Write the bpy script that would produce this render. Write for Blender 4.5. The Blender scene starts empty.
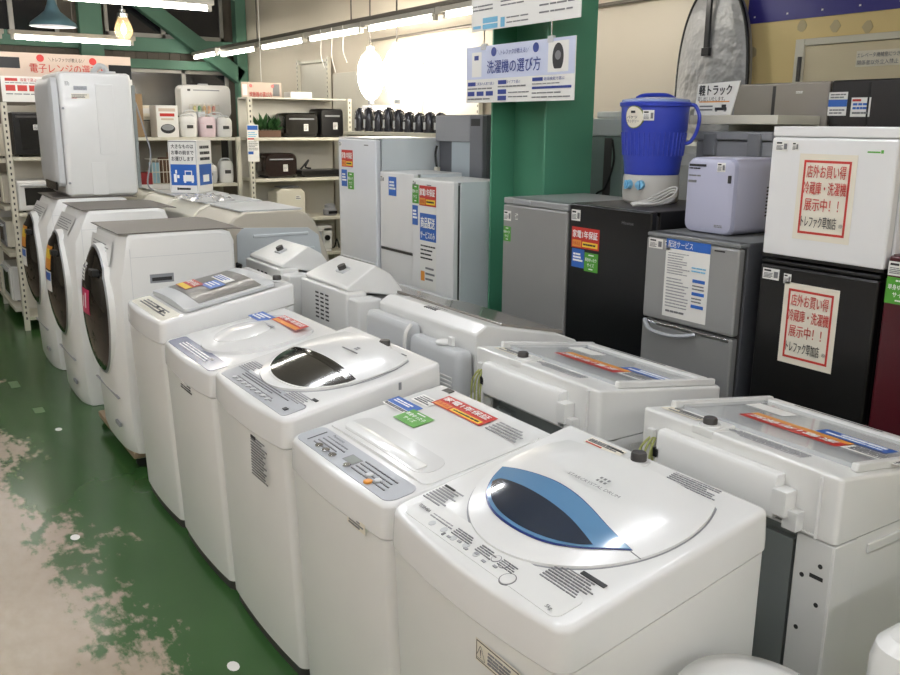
import bpy, bmesh, math, random
from mathutils import Vector, Matrix
random.seed(7)
C = bpy.context.scene.collection
PI = math.pi

# ------------------------------------------------------------------ materials
def lin(c):
    return tuple((x / 12.92 if x <= .04045 else ((x + .055) / 1.055) ** 2.4) for x in c)
def rgb(r, g, b): return lin((r / 255, g / 255, b / 255))
MATS = {}
def mat(name, col, rough=.4, metal=0., coat=0., var=.03, scale=6., alpha=1., emit=None, trans=0., bump=0., spec=.5, bd=.01):
    if name in MATS: return MATS[name]
    m = bpy.data.materials.new(name); m.use_nodes = True
    nt = m.node_tree; b = nt.nodes['Principled BSDF']
    c = rgb(*col)
    b.inputs['Base Color'].default_value = (*c, 1)
    b.inputs['Roughness'].default_value = rough
    b.inputs['Metallic'].default_value = metal
    b.inputs['Coat Weight'].default_value = coat
    b.inputs['Coat Roughness'].default_value = .08
    b.inputs['Specular IOR Level'].default_value = spec
    b.inputs['Alpha'].default_value = alpha
    b.inputs['Transmission Weight'].default_value = trans
    if emit:
        b.inputs['Emission Color'].default_value = (*rgb(*emit[0]), 1)
        b.inputs['Emission Strength'].default_value = emit[1]
    if var or bump:
        tc = nt.nodes.new('ShaderNodeTexCoord'); n = nt.nodes.new('ShaderNodeTexNoise')
        n.inputs['Scale'].default_value = scale; n.inputs['Detail'].default_value = 3
        nt.links.new(tc.outputs['Object'], n.inputs['Vector'])
        if var:
            r = nt.nodes.new('ShaderNodeMapRange')
            r.inputs['To Min'].default_value = 1 - var; r.inputs['To Max'].default_value = 1 + var
            mx = nt.nodes.new('ShaderNodeMix'); mx.data_type = 'RGBA'; mx.blend_type = 'MULTIPLY'
            mx.inputs['Factor'].default_value = 1
            nt.links.new(n.outputs['Fac'], r.inputs['Value'])
            mx.inputs['A'].default_value = (*c, 1)
            nt.links.new(r.outputs['Result'], mx.inputs['B'])
            nt.links.new(mx.outputs['Result'], b.inputs['Base Color'])
        if bump:
            bp = nt.nodes.new('ShaderNodeBump'); bp.inputs['Strength'].default_value = bump
            bp.inputs['Distance'].default_value = bd
            nt.links.new(n.outputs['Fac'], bp.inputs['Height']); nt.links.new(bp.outputs['Normal'], b.inputs['Normal'])
    MATS[name] = m
    return m
WHITE = mat('white_plastic', (226, 226, 223), .28, coat=.3)
WHITE_TOP = mat('white_gloss_plastic', (227, 227, 225), .2, coat=.3)
CAB = mat('white_painted_steel', (228, 228, 225), .33, coat=.2)
CREAM = mat('cream_plastic', (222, 218, 202), .35)
BEIGE = mat('beige_plastic', (202, 195, 180), .4)
GREYW = mat('pale_grey_plastic', (196, 198, 199), .4)
GREY = mat('grey_plastic', (140, 142, 146), .4)
SILVERP = mat('silver_panel', (165, 168, 173), .35, metal=.3)
PANELBLUE = mat('blue_grey_panel', (112, 118, 142), .22, coat=.5)
DARK = mat('dark_grey_plastic', (62, 60, 58), .45)
BLACK = mat('black_plastic', (14, 14, 15), .3)
BLACKG = mat('black_gloss', (8, 8, 9), .1, coat=.4)
CHROME = mat('chrome', (205, 205, 205), .16, metal=1, var=0)
STEEL = mat('galvanised_steel', (142, 148, 146), .4, metal=.4)
MATTOP = mat('brown_grey_top', (112, 106, 100), .55)
GLASSDK = mat('smoked_glass', (14, 13, 12), .07, coat=.5, var=0)
GLASSGR = mat('grey_tinted_window', (28, 30, 28), .07, coat=1., var=.15, scale=9)
BLUEDK = mat('navy_window', (28, 42, 62), .05, coat=1., var=.1)
BLUEMID = mat('steel_blue_window', (92, 138, 178), .08, coat=1.)
BLUERIM = mat('blue_rim', (30, 45, 110), .2)
LIDGREY = mat('brown_grey_lid', (128, 122, 114), .22, coat=.5)
CLEAR = mat('clear_lid', (214, 218, 220), .12, coat=.6, alpha=.55, var=0)
RUBBER = mat('black_rubber', (28, 28, 28), .6)
F_WHITE = mat('fridge_white', (230, 230, 229), .3, coat=.2)
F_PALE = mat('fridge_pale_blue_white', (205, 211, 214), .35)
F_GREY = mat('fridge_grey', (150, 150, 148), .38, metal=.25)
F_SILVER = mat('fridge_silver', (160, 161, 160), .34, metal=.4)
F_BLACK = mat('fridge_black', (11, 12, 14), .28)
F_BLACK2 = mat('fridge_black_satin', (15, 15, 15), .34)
F_RED = mat('fridge_wine_red', (72, 16, 26), .3)
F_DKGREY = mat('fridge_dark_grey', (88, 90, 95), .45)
LAV = mat('lavender_plastic', (190, 190, 208), .3, coat=.2)
BLUEBKT = mat('blue_bucket_plastic', (48, 66, 176), .3)
KNOBBLUE = mat('light_blue_plastic', (120, 180, 215), .3)
GREENP = mat('green_paint', (78, 140, 112), .4, coat=.1)
GREENP2 = mat('dull_green_paint', (92, 134, 114), .5)
IVORY = mat('ivory_shelf_paint', (212, 208, 192), .4)
SHELFW = mat('white_shelf_panel', (206, 202, 190), .5)
SLOT = mat('dark_slot', (48, 48, 48), .7)
CARD = mat('cardboard', (150, 124, 92), .8)
WOOD = mat('pale_wood', (150, 130, 106), .6, scale=12, var=.12)
TERRA = mat('brown_pot', (92, 66, 50), .7)
LEAF = mat('leaf_green', (44, 84, 42), .55, var=.3, scale=30)
FOIL = mat('silver_foil_fabric', (150, 150, 150), .45, metal=.35, bump=1.0, scale=6, var=.08, bd=.05)
PAPER = mat('paper_white', (232, 231, 226), .55, var=.02)
PAPERC = mat('paper_cream', (228, 222, 205), .6, var=.02)
S_RED = mat('sticker_red', (196, 50, 42), .35, var=0)
S_MAG = mat('sticker_magenta', (190, 40, 90), .35, var=0)
S_ORANGE = mat('sticker_orange', (226, 150, 60), .35, var=0)
S_YEL = mat('sticker_yellow', (240, 205, 60), .35, var=0)
S_BLUE = mat('sticker_blue', (44, 98, 182), .35, var=0)
S_GREEN = mat('sticker_green', (80, 158, 50), .35, var=0)
S_NAVY = mat('sign_navy', (42, 62, 140), .4, var=0)
S_LBLUE = mat('sign_pale_blue', (203, 210, 232), .4, var=0)
S_CYAN = mat('sign_cyan', (110, 180, 214), .4, var=0)
S_PINK = mat('sign_pink_beige', (204, 184, 168), .5, var=0)
INK = mat('black_ink', (34, 34, 36), .5, var=0)
INKG = mat('grey_ink', (120, 120, 122), .5, var=0)
INKL = mat('light_grey_ink', (158, 158, 160), .5, var=0)
INKW = mat('white_ink', (242, 242, 240), .5, var=0)
INKR = mat('red_ink', (190, 52, 44), .5, var=0)
BANNER = mat('banner_indigo', (48, 44, 128), .45)
TUBE = mat('fluorescent_tube', (255, 255, 255), .5, var=0, emit=((246, 249, 255), 34.))
TUBEW = mat('wall_fluorescent_tube', (255, 255, 255), .5, var=0, emit=((255, 250, 240), 11.))
TUBEF = mat('far_fluorescent_tube', (255, 255, 255), .5, var=0, emit=((255, 250, 242), 20.))
GLOBE = mat('lamp_globe', (255, 255, 255), .5, var=0, emit=((255, 246, 230), 11.))
FIL = mat('warm_filament', (255, 200, 120), .5, var=0, emit=((255, 228, 178), 30.))
AMBER = mat('amber_lamp_glass', (236, 214, 186), .05, var=0, alpha=.28, coat=1.)
FIXT = mat('lamp_fixture_white', (196, 192, 182), .4)
PIPE = mat('grey_conduit', (116, 110, 102), .45, metal=.3)
TEALSH = mat('teal_enamel', (84, 114, 126), .35)
CORD = mat('white_cord', (220, 219, 214), .5)
CORDY = mat('yellow_green_wire', (176, 180, 110), .5)
NIGHT = mat('night_window_glass', (30, 30, 34), .12, var=0, coat=.4)
ALU = mat('window_aluminium', (168, 166, 160), .4, metal=.5)
CORRUG = mat('grey_brown_cladding', (104, 96, 84), .6, var=.12, scale=3)

# ------------------------------------------------------------------ mesh builder
class MB:
    def __init__(s): s.v = []; s.f = []; s.m = []; s.mats = []
    def mi(s, m):
        if m not in s.mats: s.mats.append(m)
        return s.mats.index(m)
    def add(s, vs, fs, m, tf=None):
        o = len(s.v); k = s.mi(m)
        for p in vs:
            p = Vector(p); s.v.append(tf @ p if tf is not None else p)
        for f in fs: s.f.append([i + o for i in f]); s.m.append(k)
        return s
    def box(s, x0, x1, y0, y1, z0, z1, m, tf=None):
        v = [(x, y, z) for x in (x0, x1) for y in (y0, y1) for z in (z0, z1)]
        return s.add(v, [(0, 1, 3, 2), (4, 6, 7, 5), (0, 4, 5, 1), (2, 3, 7, 6), (0, 2, 6, 4), (1, 5, 7, 3)], m, tf)
    def loft(s, rings, m, c0=True, c1=True, tf=None, closed=True):
        assert len({len(r) for r in rings}) == 1
        n = len(rings[0]); v = [p for r in rings for p in r]; f = []
        for i in range(len(rings) - 1):
            for j in range(n if closed else n - 1):
                a = i * n + j; b = i * n + (j + 1) % n
                f.append((a, b, b + n, a + n))
        if c0: f.append(tuple(range(n - 1, -1, -1)))
        if c1: f.append(tuple((len(rings) - 1) * n + j for j in range(n)))
        return s.add(v, f, m, tf)
    def lathe(s, prof, c, m, seg=24, sx=1., sy=1., tf=None):
        rings = [[(c[0] + r * sx * math.cos(2 * PI * k / seg), c[1] + r * sy * math.sin(2 * PI * k / seg), c[2] + z) for k in range(seg)] for r, z in prof]
        return s.loft(rings, m, prof[0][0] > 1e-6, prof[-1][0] > 1e-6, tf)
    def cyl(s, p0, p1, r, m, seg=12, r1=None, tf=None):
        p0 = Vector(p0); p1 = Vector(p1); d = (p1 - p0).normalized()
        a = d.orthogonal().normalized(); b = d.cross(a)
        r1 = r if r1 is None else r1
        R = [[p + (a * math.cos(2 * PI * k / seg) + b * math.sin(2 * PI * k / seg)) * q for k in range(seg)] for p, q in ((p0, r), (p1, r1))]
        return s.loft(R, m, tf=tf)
    def tube(s, pts, r, m, seg=8, sub=6, tf=None):
        P = [Vector(p) for p in pts]
        if sub > 1 and len(P) > 2:
            Q = []
            for i in range(len(P) - 1):
                p0 = P[max(i - 1, 0)]; p1 = P[i]; p2 = P[i + 1]; p3 = P[min(i + 2, len(P) - 1)]
                for k in range(sub):
                    t = k / sub
                    Q.append(.5 * ((2 * p1) + (p2 - p0) * t + (2 * p0 - 5 * p1 + 4 * p2 - p3) * t * t + (3 * p1 - p0 - 3 * p2 + p3) * t ** 3))
            Q.append(P[-1]); P = Q
        R = []; a = None
        for i, p in enumerate(P):
            d = (P[min(i + 1, len(P) - 1)] - P[max(i - 1, 0)]).normalized()
            a = d.orthogonal().normalized() if a is None else (a - d * a.dot(d)).normalized()
            b = d.cross(a)
            R.append([p + (a * math.cos(2 * PI * k / seg) + b * math.sin(2 * PI * k / seg)) * r for k in range(seg)])
        return s.loft(R, m, tf=tf)
    def prism(s, poly, y0, y1, m, tf=None):          # poly of (x,z) swept along y
        return s.loft([[(x, y, z) for x, z in poly] for y in (y0, y1)], m, tf=tf)
    def patch(s, out, zf, h, m, rim=.002, rings=8, tf=None):  # star-shaped outline on a surface, domed by h(u,v)
        cu = sum(p[0] for p in out) / len(out); cv = sum(p[1] for p in out) / len(out)
        R = [[(u, v, zf(u, v)) for u, v in out]]
        for k in range(rings):
            q = 1 - k / rings
            if k == 0: R.append([(u, v, zf(u, v) + rim + h(u, v)) for u, v in out])
            else: R.append([(cu + (u - cu) * q, cv + (v - cv) * q, 0) for u, v in out]); R[-1] = [(u, v, zf(u, v) + rim + h(u, v)) for u, v, _ in R[-1]]
        n = len(out); vs = [p for r in R for p in r] + [(cu, cv, zf(cu, cv) + rim + h(cu, cv))]
        f = [(i * n + j, i * n + (j + 1) % n, (i + 1) * n + (j + 1) % n, (i + 1) * n + j) for i in range(len(R) - 1) for j in range(n)]
        L = (len(R) - 1) * n
        f += [(L + j, L + (j + 1) % n, len(vs) - 1) for j in range(n)]
        return s.add(vs, f, m, tf)
    def build(s, name, parent=None, bevel=0., ang=35, seg=2, loc=None, recalc=True):
        me = bpy.data.meshes.new(name)
        me.from_pydata([tuple(p) for p in s.v], [], s.f)
        for m in s.mats: me.materials.append(m)
        me.polygons.foreach_set('material_index', s.m)
        if recalc:
            bm = bmesh.new(); bm.from_mesh(me); bmesh.ops.recalc_face_normals(bm, faces=bm.faces); bm.to_mesh(me); bm.free()
        me.polygons.foreach_set('use_smooth', [True] * len(me.polygons))
        if not bevel: me.set_sharp_from_angle(angle=math.radians(ang))
        o = bpy.data.objects.new(name, me); C.objects.link(o)
        if parent: o.parent = parent
        if loc: o.location = loc
        if bevel:
            b = o.modifiers.new('edge', 'BEVEL'); b.width = bevel; b.segments = seg; b.limit_method = 'ANGLE'
            b.angle_limit = math.radians(40); b.harden_normals = True
        return o
def thing(name, label, cat, loc=(0, 0, 0), rotz=0., group=None):
    o = bpy.data.objects.new(name, None); C.objects.link(o); o.empty_display_size = .1
    o.location = loc; o.rotation_euler = (0, 0, rotz); tag(o, label, cat, group); return o
def tag(o, label, cat, group=None):
    o['label'] = label; o['category'] = cat
    if group: o['group'] = group
    return o
def struct(o, label=None):
    o['kind'] = 'structure'
    if label: o['label'] = label
    return o

# ------------------------------------------------------------------ writing
_T = {}
def text_geo(s, bold=.012):
    if (s, bold) in _T: return _T[(s, bold)]
    cu = bpy.data.curves.new('t', 'FONT'); cu.body = s; cu.size = 1; cu.resolution_u = 2
    ob = bpy.data.objects.new('t', cu); C.objects.link(ob)
    me = bpy.data.meshes.new_from_object(ob.evaluated_get(bpy.context.evaluated_depsgraph_get()))
    vs = [v.co.copy() for v in me.vertices]; fs = [tuple(p.vertices) for p in me.polygons]
    bpy.data.objects.remove(ob); bpy.data.curves.remove(cu); bpy.data.meshes.remove(me)
    x0 = min(v.x for v in vs); x1 = max(v.x for v in vs); y0 = min(v.y for v in vs); y1 = max(v.y for v in vs)
    vs = [((v.x - x0) / (y1 - y0), (v.y - y0) / (y1 - y0)) for v in vs]
    _T[(s, bold)] = (vs, fs, (x1 - x0) / (y1 - y0)); return _T[(s, bold)]
def frame(o, xd, yd):
    x = Vector(xd).normalized(); y = Vector(yd).normalized(); z = x.cross(y)
    return Matrix(((x.x, y.x, z.x, o[0]), (x.y, y.y, z.y, o[1]), (x.z, y.z, z.z, o[2]), (0, 0, 0, 1)))
FRONT = ((0, -1, 0), (0, 0, 1))      # a face looking towards -x
SIDE = ((1, 0, 0), (0, 0, 1))        # a face looking towards -y
def small(x0, y0, x1, y1, rows, m=None, fill=.5, seed=1, words=9):
    """rows of fine print too small to read, as short dashes"""
    r = random.Random(seed); out = []; dy = (y1 - y0) / rows
    for i in range(rows):
        x = x0; y = y1 - (i + .5) * dy
        end = x1 - (r.random() * .35 * (x1 - x0))
        while x < end:
            w = (x1 - x0) / words * (.5 + r.random())
            if x + w > x1: w = x1 - x
            out.append((x, y - dy * fill / 2, x + w, y + dy * fill / 2, m or INKG)); x += w * 1.18
    return out
def sticker(parent, name, fr, w, h, bg, bars=(), texts=(), t=.0006, label=None, bend=None, lettering='lettering'):
    """flat printed sheet: bars are fractions of w,h; texts (string, cx, cy, height, width or None, ink, bold)"""
    g = MB()
    if bg is not None: g.box(-w / 2, w / 2, -h / 2, h / 2, 0, t, bg, tf=fr)
    e = t + .0003 if bg is not None else .0004
    for k, (x0, y0, x1, y1, m) in enumerate(bars):
        g.box((x0 - .5) * w, (x1 - .5) * w, (y0 - .5) * h, (y1 - .5) * h, 0 if bg is None else t * .5, e + .00015 * min(k, 12), m, tf=fr)
    o = None
    if g.v:
        o = g.build(name, parent)
        if label: o['label'] = label
    if texts:
        g = MB()
        for q in texts:
            s, cx, cy, hh, ww, m = q[:6]; bold = q[6] if len(q) > 6 else .012
            vs, fs, asp = text_geo(s, bold)
            th = hh * h; tw = ww * w if ww else asp * th
            for k, (ox, oy) in enumerate(((0, 0),) if bold < .01 else ((-bold, 0), (bold, 0), (0, bold), (0, -bold)) if bold > .013 else ((-bold * .7, 0), (bold * .7, 0))):
                g.add([((cx - .5) * w + (x / asp - .5) * tw + ox * th * .8, (cy - .5) * h + (y - .5) * th + oy * th * .6, e + .0022 + .00008 * k) for x, y in vs], fs, m, tf=fr)
        g.build(lettering, o or parent, recalc=False)
    return o
def price_tag(parent, fr, w=.055, h=.035, seed=1):
    return sticker(parent, 'price_tag', fr, w, h, PAPER, [(.08, .72, .5, .88, INK)] + small(.08, .12, .6, .6, 4, INKG, .5, seed, 5) + [(.7, .2, .92, .75, INKG)])
def warranty(parent, fr, w=.14, h=.085):
    return sticker(parent, 'warranty_sticker', fr, w, h, S_RED, [(.03, .05, .36, .38, S_ORANGE), (.4, .08, .95, .33, S_YEL)] + small(.43, .14, .92, .28, 1, INK, .6, 4, 8),
                   [('家電1年保証', .5, .68, .36, .9, INKW, .03), ('対象商品', .195, .215, .18, .28, INKR)], label='red one-year warranty sticker with white writing')
def blue_sticker(parent, fr, w=.07, h=.07, seed=2):
    return sticker(parent, 'blue_sticker', fr, w, h, S_BLUE, small(.12, .3, .9, .8, 3, INKW, .6, seed, 6))
def green_sticker(parent, fr, w=.07, h=.07):
    return sticker(parent, 'green_sticker', fr, w, h, S_GREEN, small(.3, .84, .7, .92, 1, INKW, .8, 3, 5) + small(.35, .1, .65, .17, 1, INKW, .8, 3, 5),
                   [('単身ゆったり', .5, .64, .2, .84, INKW, .02), ('サイズ', .5, .36, .2, .5, INKW, .02)])

# ------------------------------------------------------------------ camera
F_PX = 876.0; TILT = math.radians(13.68); YAW = math.radians(33.38); ROLL = math.radians(.46); CAM = Vector((0, 0, 1.8))
fw = Vector((math.sin(YAW) * math.cos(TILT), math.cos(YAW) * math.cos(TILT), -math.sin(TILT)))
r0 = Vector((math.cos(YAW), -math.sin(YAW), 0)); u0 = r0.cross(fw)
rt = r0 * math.cos(ROLL) + u0 * math.sin(ROLL); up = -r0 * math.sin(ROLL) + u0 * math.cos(ROLL)
cd = bpy.data.cameras.new('camera'); cam = bpy.data.objects.new('camera', cd); C.objects.link(cam)
cd.sensor_width = 36; cd.lens = 36 * F_PX / 900; cd.clip_start = .05
cam.matrix_world = Matrix(((rt.x, up.x, -fw.x, CAM.x), (rt.y, up.y, -fw.y, CAM.y), (rt.z, up.z, -fw.z, CAM.z), (0, 0, 0, 1)))
bpy.context.scene.camera = cam

# ------------------------------------------------------------------ the room
def floor_material():
    m = bpy.data.materials.new('worn_green_floor_paint'); m.use_nodes = True; nt = m.node_tree; N = nt.nodes.new; L = nt.links.new
    b = nt.nodes['Principled BSDF']; tc = N('ShaderNodeTexCoord')
    n1 = N('ShaderNodeTexNoise'); n1.inputs['Scale'].default_value = 1.1; n1.inputs['Detail'].default_value = 9; n1.inputs['Roughness'].default_value = .68
    n2 = N('ShaderNodeTexNoise'); n2.inputs['Scale'].default_value = 16; n2.inputs['Detail'].default_value = 6
    n3 = N('ShaderNodeTexNoise'); n3.inputs['Scale'].default_value = 2.2; n3.inputs['Detail'].default_value = 4
    mp = N('ShaderNodeMapping'); mp.inputs['Scale'].default_value = (1.5, .75, 1)
    L(tc.outputs['Object'], mp.inputs['Vector'])
    for n in (n1, n2, n3): L(mp.outputs['Vector'], n.inputs['Vector'])
    sx = N('ShaderNodeSeparateXYZ'); L(tc.outputs['Object'], sx.inputs['Vector'])
    # the walking line of the aisle, away from the row of machines, is worn through to the concrete
    mr = N('ShaderNodeMapRange'); mr.inputs['From Min'].default_value = .92; mr.inputs['From Max'].default_value = .3
    mr.inputs['To Min'].default_value = -.26; mr.inputs['To Max'].default_value = .20
    L(sx.outputs['X'], mr.inputs['Value'])
    my = N('ShaderNodeMapRange'); my.inputs['From Min'].default_value = 3.2; my.inputs['From Max'].default_value = 7.
    my.inputs['To Min'].default_value = .06; my.inputs['To Max'].default_value = -.05
    L(sx.outputs['Y'], my.inputs['Value'])
    a1 = N('ShaderNodeMath'); a1.operation = 'ADD'; L(n1.outputs['Fac'], a1.inputs[0]); L(mr.outputs['Result'], a1.inputs[1])
    a2 = N('ShaderNodeMath'); a2.operation = 'MULTIPLY_ADD'; L(n2.outputs['Fac'], a2.inputs[0]); a2.inputs[1].default_value = .30
    L(a1.outputs[0], a2.inputs[2])
    a3 = N('ShaderNodeMath'); a3.operation = 'ADD'; L(a2.outputs[0], a3.inputs[0]); L(my.outputs['Result'], a3.inputs[1])
    rp = N('ShaderNodeValToRGB'); rp.color_ramp.elements[0].position = .68; rp.color_ramp.elements[1].position = .74
    rp.color_ramp.elements[0].color = (0, 0, 0, 1); rp.color_ramp.elements[1].color = (1, 1, 1, 1)
    L(a3.outputs[0], rp.inputs['Fac'])
    g = N('ShaderNodeMix'); g.data_type = 'RGBA'; g.inputs['A'].default_value = (*rgb(44, 80, 38), 1); g.inputs['B'].default_value = (*rgb(62, 100, 54), 1)
    L(n3.outputs['Fac'], g.inputs['Factor'])
    c2 = N('ShaderNodeMix'); c2.data_type = 'RGBA'; c2.inputs['A'].default_value = (*rgb(150, 136, 118), 1); c2.inputs['B'].default_value = (*rgb(178, 164, 146), 1)
    L(n2.outputs['Fac'], c2.inputs['Factor'])
    mx = N('ShaderNodeMix'); mx.data_type = 'RGBA'
    L(rp.outputs['Color'], mx.inputs['Factor']); L(g.outputs['Result'], mx.inputs['A']); L(c2.outputs['Result'], mx.inputs['B'])
    L(mx.outputs['Result'], b.inputs['Base Color'])
    rr = N('ShaderNodeMapRange'); rr.inputs['To Min'].default_value = .12; rr.inputs['To Max'].default_value = .32
    L(n3.outputs['Fac'], rr.inputs['Value']); L(rr.outputs['Result'], b.inputs['Roughness'])
    return m
WALLB = mat('beige_wall_board', (210, 200, 183), .6, var=.03, scale=1.2)
WALLY = mat('yellow_wall_paint', (222, 200, 142), .6, var=.06, scale=2)
CEILM = mat('ceiling_board', (150, 146, 138), .8)
RX0, RX1, RY0, RY1, RZ = -4.6, 4.72, -4.0, 12.7, 3.9
struct(MB().box(RX0, RX1, RY0, RY1, -.06, 0, floor_material()).build('floor'))
struct(MB().box(RX0, RX1, RY0, RY1, RZ, RZ + .06, CEILM).build('ceiling'))
struct(MB().box(RX1, RX1 + .12, 3.86, RY1 + .12, 0, RZ, WALLB).build('wall_right'), 'long beige wall behind the fridges and shelves')
struct(MB().box(RX1, RX1 + .12, RY0, 3.86, 0, RZ, WALLY).build('wall_right_yellow'), 'yellow painted stretch of wall with a pale door')
struct(MB().box(RX0 - .12, RX0, RY0, RY1, 0, RZ, WALLB).build('wall_left'))
struct(MB().box(RX0, RX1, RY0 - .12, RY0, 0, RZ, WALLB).build('wall_near'))
# far wall of cladding, with green steelwork and dark windows
wb = MB().box(RX0, RX1, RY1, RY1 + .12, 0, RZ, CORRUG)
for i in range(28): wb.box(.7 + i * .15, .74 + i * .15, RY1 - .012, RY1, 2.4, RZ, CORRUG)
struct(wb.build('wall_far'), 'grey brown clad wall with green steel bracing and night windows')
def window(n, x0, x1, z0, z1, mull):
    o = bpy.data.objects.new('window_%d' % n, None); C.objects.link(o); struct(o)
    g = MB()
    for a, b, c, d in ((x0, x1, z0, z0 + .06), (x0, x1, z1 - .05, z1), (x0, x0 + .05, z0, z1), (x1 - .05, x1, z0, z1), (mull - .03, mull + .03, z0, z1)):
        g.box(a, b, RY1 - .07, RY1 - .02, c, d, ALU)
    g.build('window_frame', o, .004)
    MB().box(x0 + .04, x1 - .04, RY1 - .045, RY1 - .035, z0 + .05, z1 - .04, NIGHT).build('pane', o)
window(1, 3.05, 4.5, 1.1, 2.5, 3.86); window(2, 2.86, 4.46, 2.9, 3.78, 3.62); window(3, .6, 2.3, 2.82, 3.7, 1.75)
struct(MB().box(.5, 4.6, RY1 - .14, RY1 - .02, 2.5, 2.62, GREENP2).box(.5, 4.6, RY1 - .12, RY1 - .02, 2.72, 2.9, GREENP2).build('trim_1', None, .004), 'green steel beams along the far wall')
struct(MB().box(2.5, 2.78, RY1 - .3, RY1 - .15, 0, RZ, GREENP2).build('trim_2', None, .004), 'green steel post against the far wall')
g = MB(); d0 = Vector((3.05, 0, 3.5)); d1 = Vector((4.62, 0, 2.42)); dd = (d1 - d0).normalized(); nn = Vector((-dd.z, 0, dd.x)) * .1
g.prism([((d0 + nn).x, (d0 + nn).z), ((d1 + nn).x, (d1 + nn).z), ((d1 - nn).x, (d1 - nn).z), ((d0 - nn).x, (d0 - nn).z)], RY1 - .3, RY1 - .15, GREENP2)
struct(g.build('trim_3', None, .004), 'green diagonal steel brace in front of the far windows')
struct(MB().box(4.56, 4.71, RY1 - .3, RY1 - .14, 0, RZ, GREENP2).build('trim_4', None, .004))
# H-section column between the fridges
g = MB(); g.box(3.0, 3.33, 3.66, 3.675, .001, RZ, GREENP).box(3.0, 3.33, 4.135, 4.15, .001, RZ, GREENP).box(3.16, 3.175, 3.675, 4.135, .001, RZ, GREENP)
struct(g.build('trim_5', None, .002), 'green steel H-column standing between the grey and white fridges')
# pipe high on the beige wall, door in the yellow wall
struct(MB().cyl((4.66, 3.9, 2.655), (4.66, 8.62, 2.655), .014, PIPE).build('trim_6'), 'thin pipe along the beige wall')
dr = bpy.data.objects.new('door_1', None); C.objects.link(dr); struct(dr, 'pale cream door in the yellow wall')
MB().box(RX1 - .03, RX1 - .002, 2.3, 3.36, 0, 2.26, mat('door_cream', (216, 204, 172), .5)).build('door_panel', dr, .004)
g = MB().box(RX1 - .045, RX1 - .002, 3.36, 3.42, 0, 2.3, IVORY).box(RX1 - .045, RX1 - .002, 2.24, 2.3, 0, 2.3, IVORY).box(RX1 - .045, RX1 - .002, 2.3, 3.36, 2.262, 2.3, IVORY)
g.build('door_frame', dr, .003)
MB().cyl((RX1 - .055, 3.375, 2.06), (RX1 - .055, 3.375, 2.2), .012, DARK).build('hinge', dr)
sticker(dr, 'notice', frame((RX1 - .031, 2.9, 2.17), *FRONT), .26, .085, PAPERC, (), [('エレベータ機械室につき', .5, .72, .3, .95, INKG), ('関係者以外立入禁止', .5, .26, .3, .92, INKG)], label='small paper notice on the door')
for k, (yy, zz) in enumerate(((3.76, 2.25), (3.42, 2.38), (3.2, 2.36), (3.0, 2.34))):
    q = MB(); q.patch([(.03 * math.cos(a * PI / 5) * (1 + .2 * math.sin(a * 2.3 + k)), .035 * math.sin(a * PI / 5)) for a in range(10)], lambda u, v: 0, lambda u, v: 0, mat('bare_plaster', (190, 176, 140), .8), rim=.002, rings=2, tf=frame((RX1 - .001, yy, zz), *FRONT))
    struct(q.build('trim_%d' % (7 + k)), 'bare patch in the yellow paint')

# ------------------------------------------------------------------ lamps
def batten(y, x, z, along, n=0, label='', length=1.18, drop=True, tm=None):
    """one hanging fluorescent fitting: housing, tube, end sockets, rod"""
    t = thing('fluorescent_lamp', label, 'lamp', (x, y, z), 0 if along == 'x' else PI / 2, 'fluorescent battens')
    h = length / 2
    MB().box(-h - .04, h + .04, -.035, .035, .03, .075, FIXT).build('housing', t, .006)
    g = MB(); g.cyl((-h + .02, 0, 0), (h - .02, 0, 0), .016, tm or TUBE, 12); g.build('tube', t)
    for s in (-1, 1): MB().box(s * h - .02, s * h + .02, -.02, .02, -.02, .031, FIXT).build('socket', t, .003)
    if drop: MB().cyl((0, 0, .075), (0, 0, RZ - z - .002), .006, PIPE, 6).build('hanger', t)
    return t
LAB = {(0, 8.0): 'fluorescent batten at the top left, its right end over the upright dryer',
       (1, 8.0): 'fluorescent batten cut by the top left corner of the photo'}
for k, x in enumerate((2.12, .80)):
    batten(8.02, x, 2.77, 'x', label=('upper fluorescent batten hanging at top left above the pendant shade', 'fluorescent batten end at the very top left corner')[k], tm=TUBEF)
for k, x in enumerate((2.02, .72)):
    batten(10.35, x, 2.63, 'x', label=('lower fluorescent batten behind the glass bulb, over the red lettered sign', 'fluorescent batten at the left edge, level with the teal shade')[k], tm=TUBEF)
COND = [(11.1, 1.18), (9.7, 1.18), (8.37, 1.14), (7.06, 1.14), (5.75, 1.14), (4.45, 1.14)]
CL = ['farthest fluorescent batten of the row along the beige wall', 'second fluorescent batten from the far end along the beige wall', 'third fluorescent batten along the beige wall, left of the bright globes', 'fluorescent batten above the bright glass globes', 'fluorescent batten on the wall row partly behind the washer sign', 'fluorescent batten on the wall row hidden behind the green column']
for (y, l), s in zip(COND, CL): batten(y, 4.1, 2.655, 'y', label=s, length=l, drop=False, tm=TUBEW)
batten(12.05, 3.99, 2.66, 'y', label='short batten lamp end beside the green diagonal brace', length=.9, drop=False, tm=TUBEW)
c = thing('lamp_rail', 'grey conduit rail carrying the battens along the beige wall', 'rail', (4.1, 0, 2.75))
MB().box(-.02, .02, 3.8, 12.62, -.016, .02, PIPE).build('rail', c, .003)
for y in (10.45, 8.0, 5.9, 4.2): MB().cyl((0, y, .02), (0, y, RZ - 2.75 - .002), .007, PIPE, 6).build('hanger', c)
for y in (11.79, 10.40, 9.025, 7.715, 6.405): MB().box(-.03, .03, y - .04, y + .04, -.075, -.0165, FIXT).build('bracket', c, .004)
g = MB()
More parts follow.
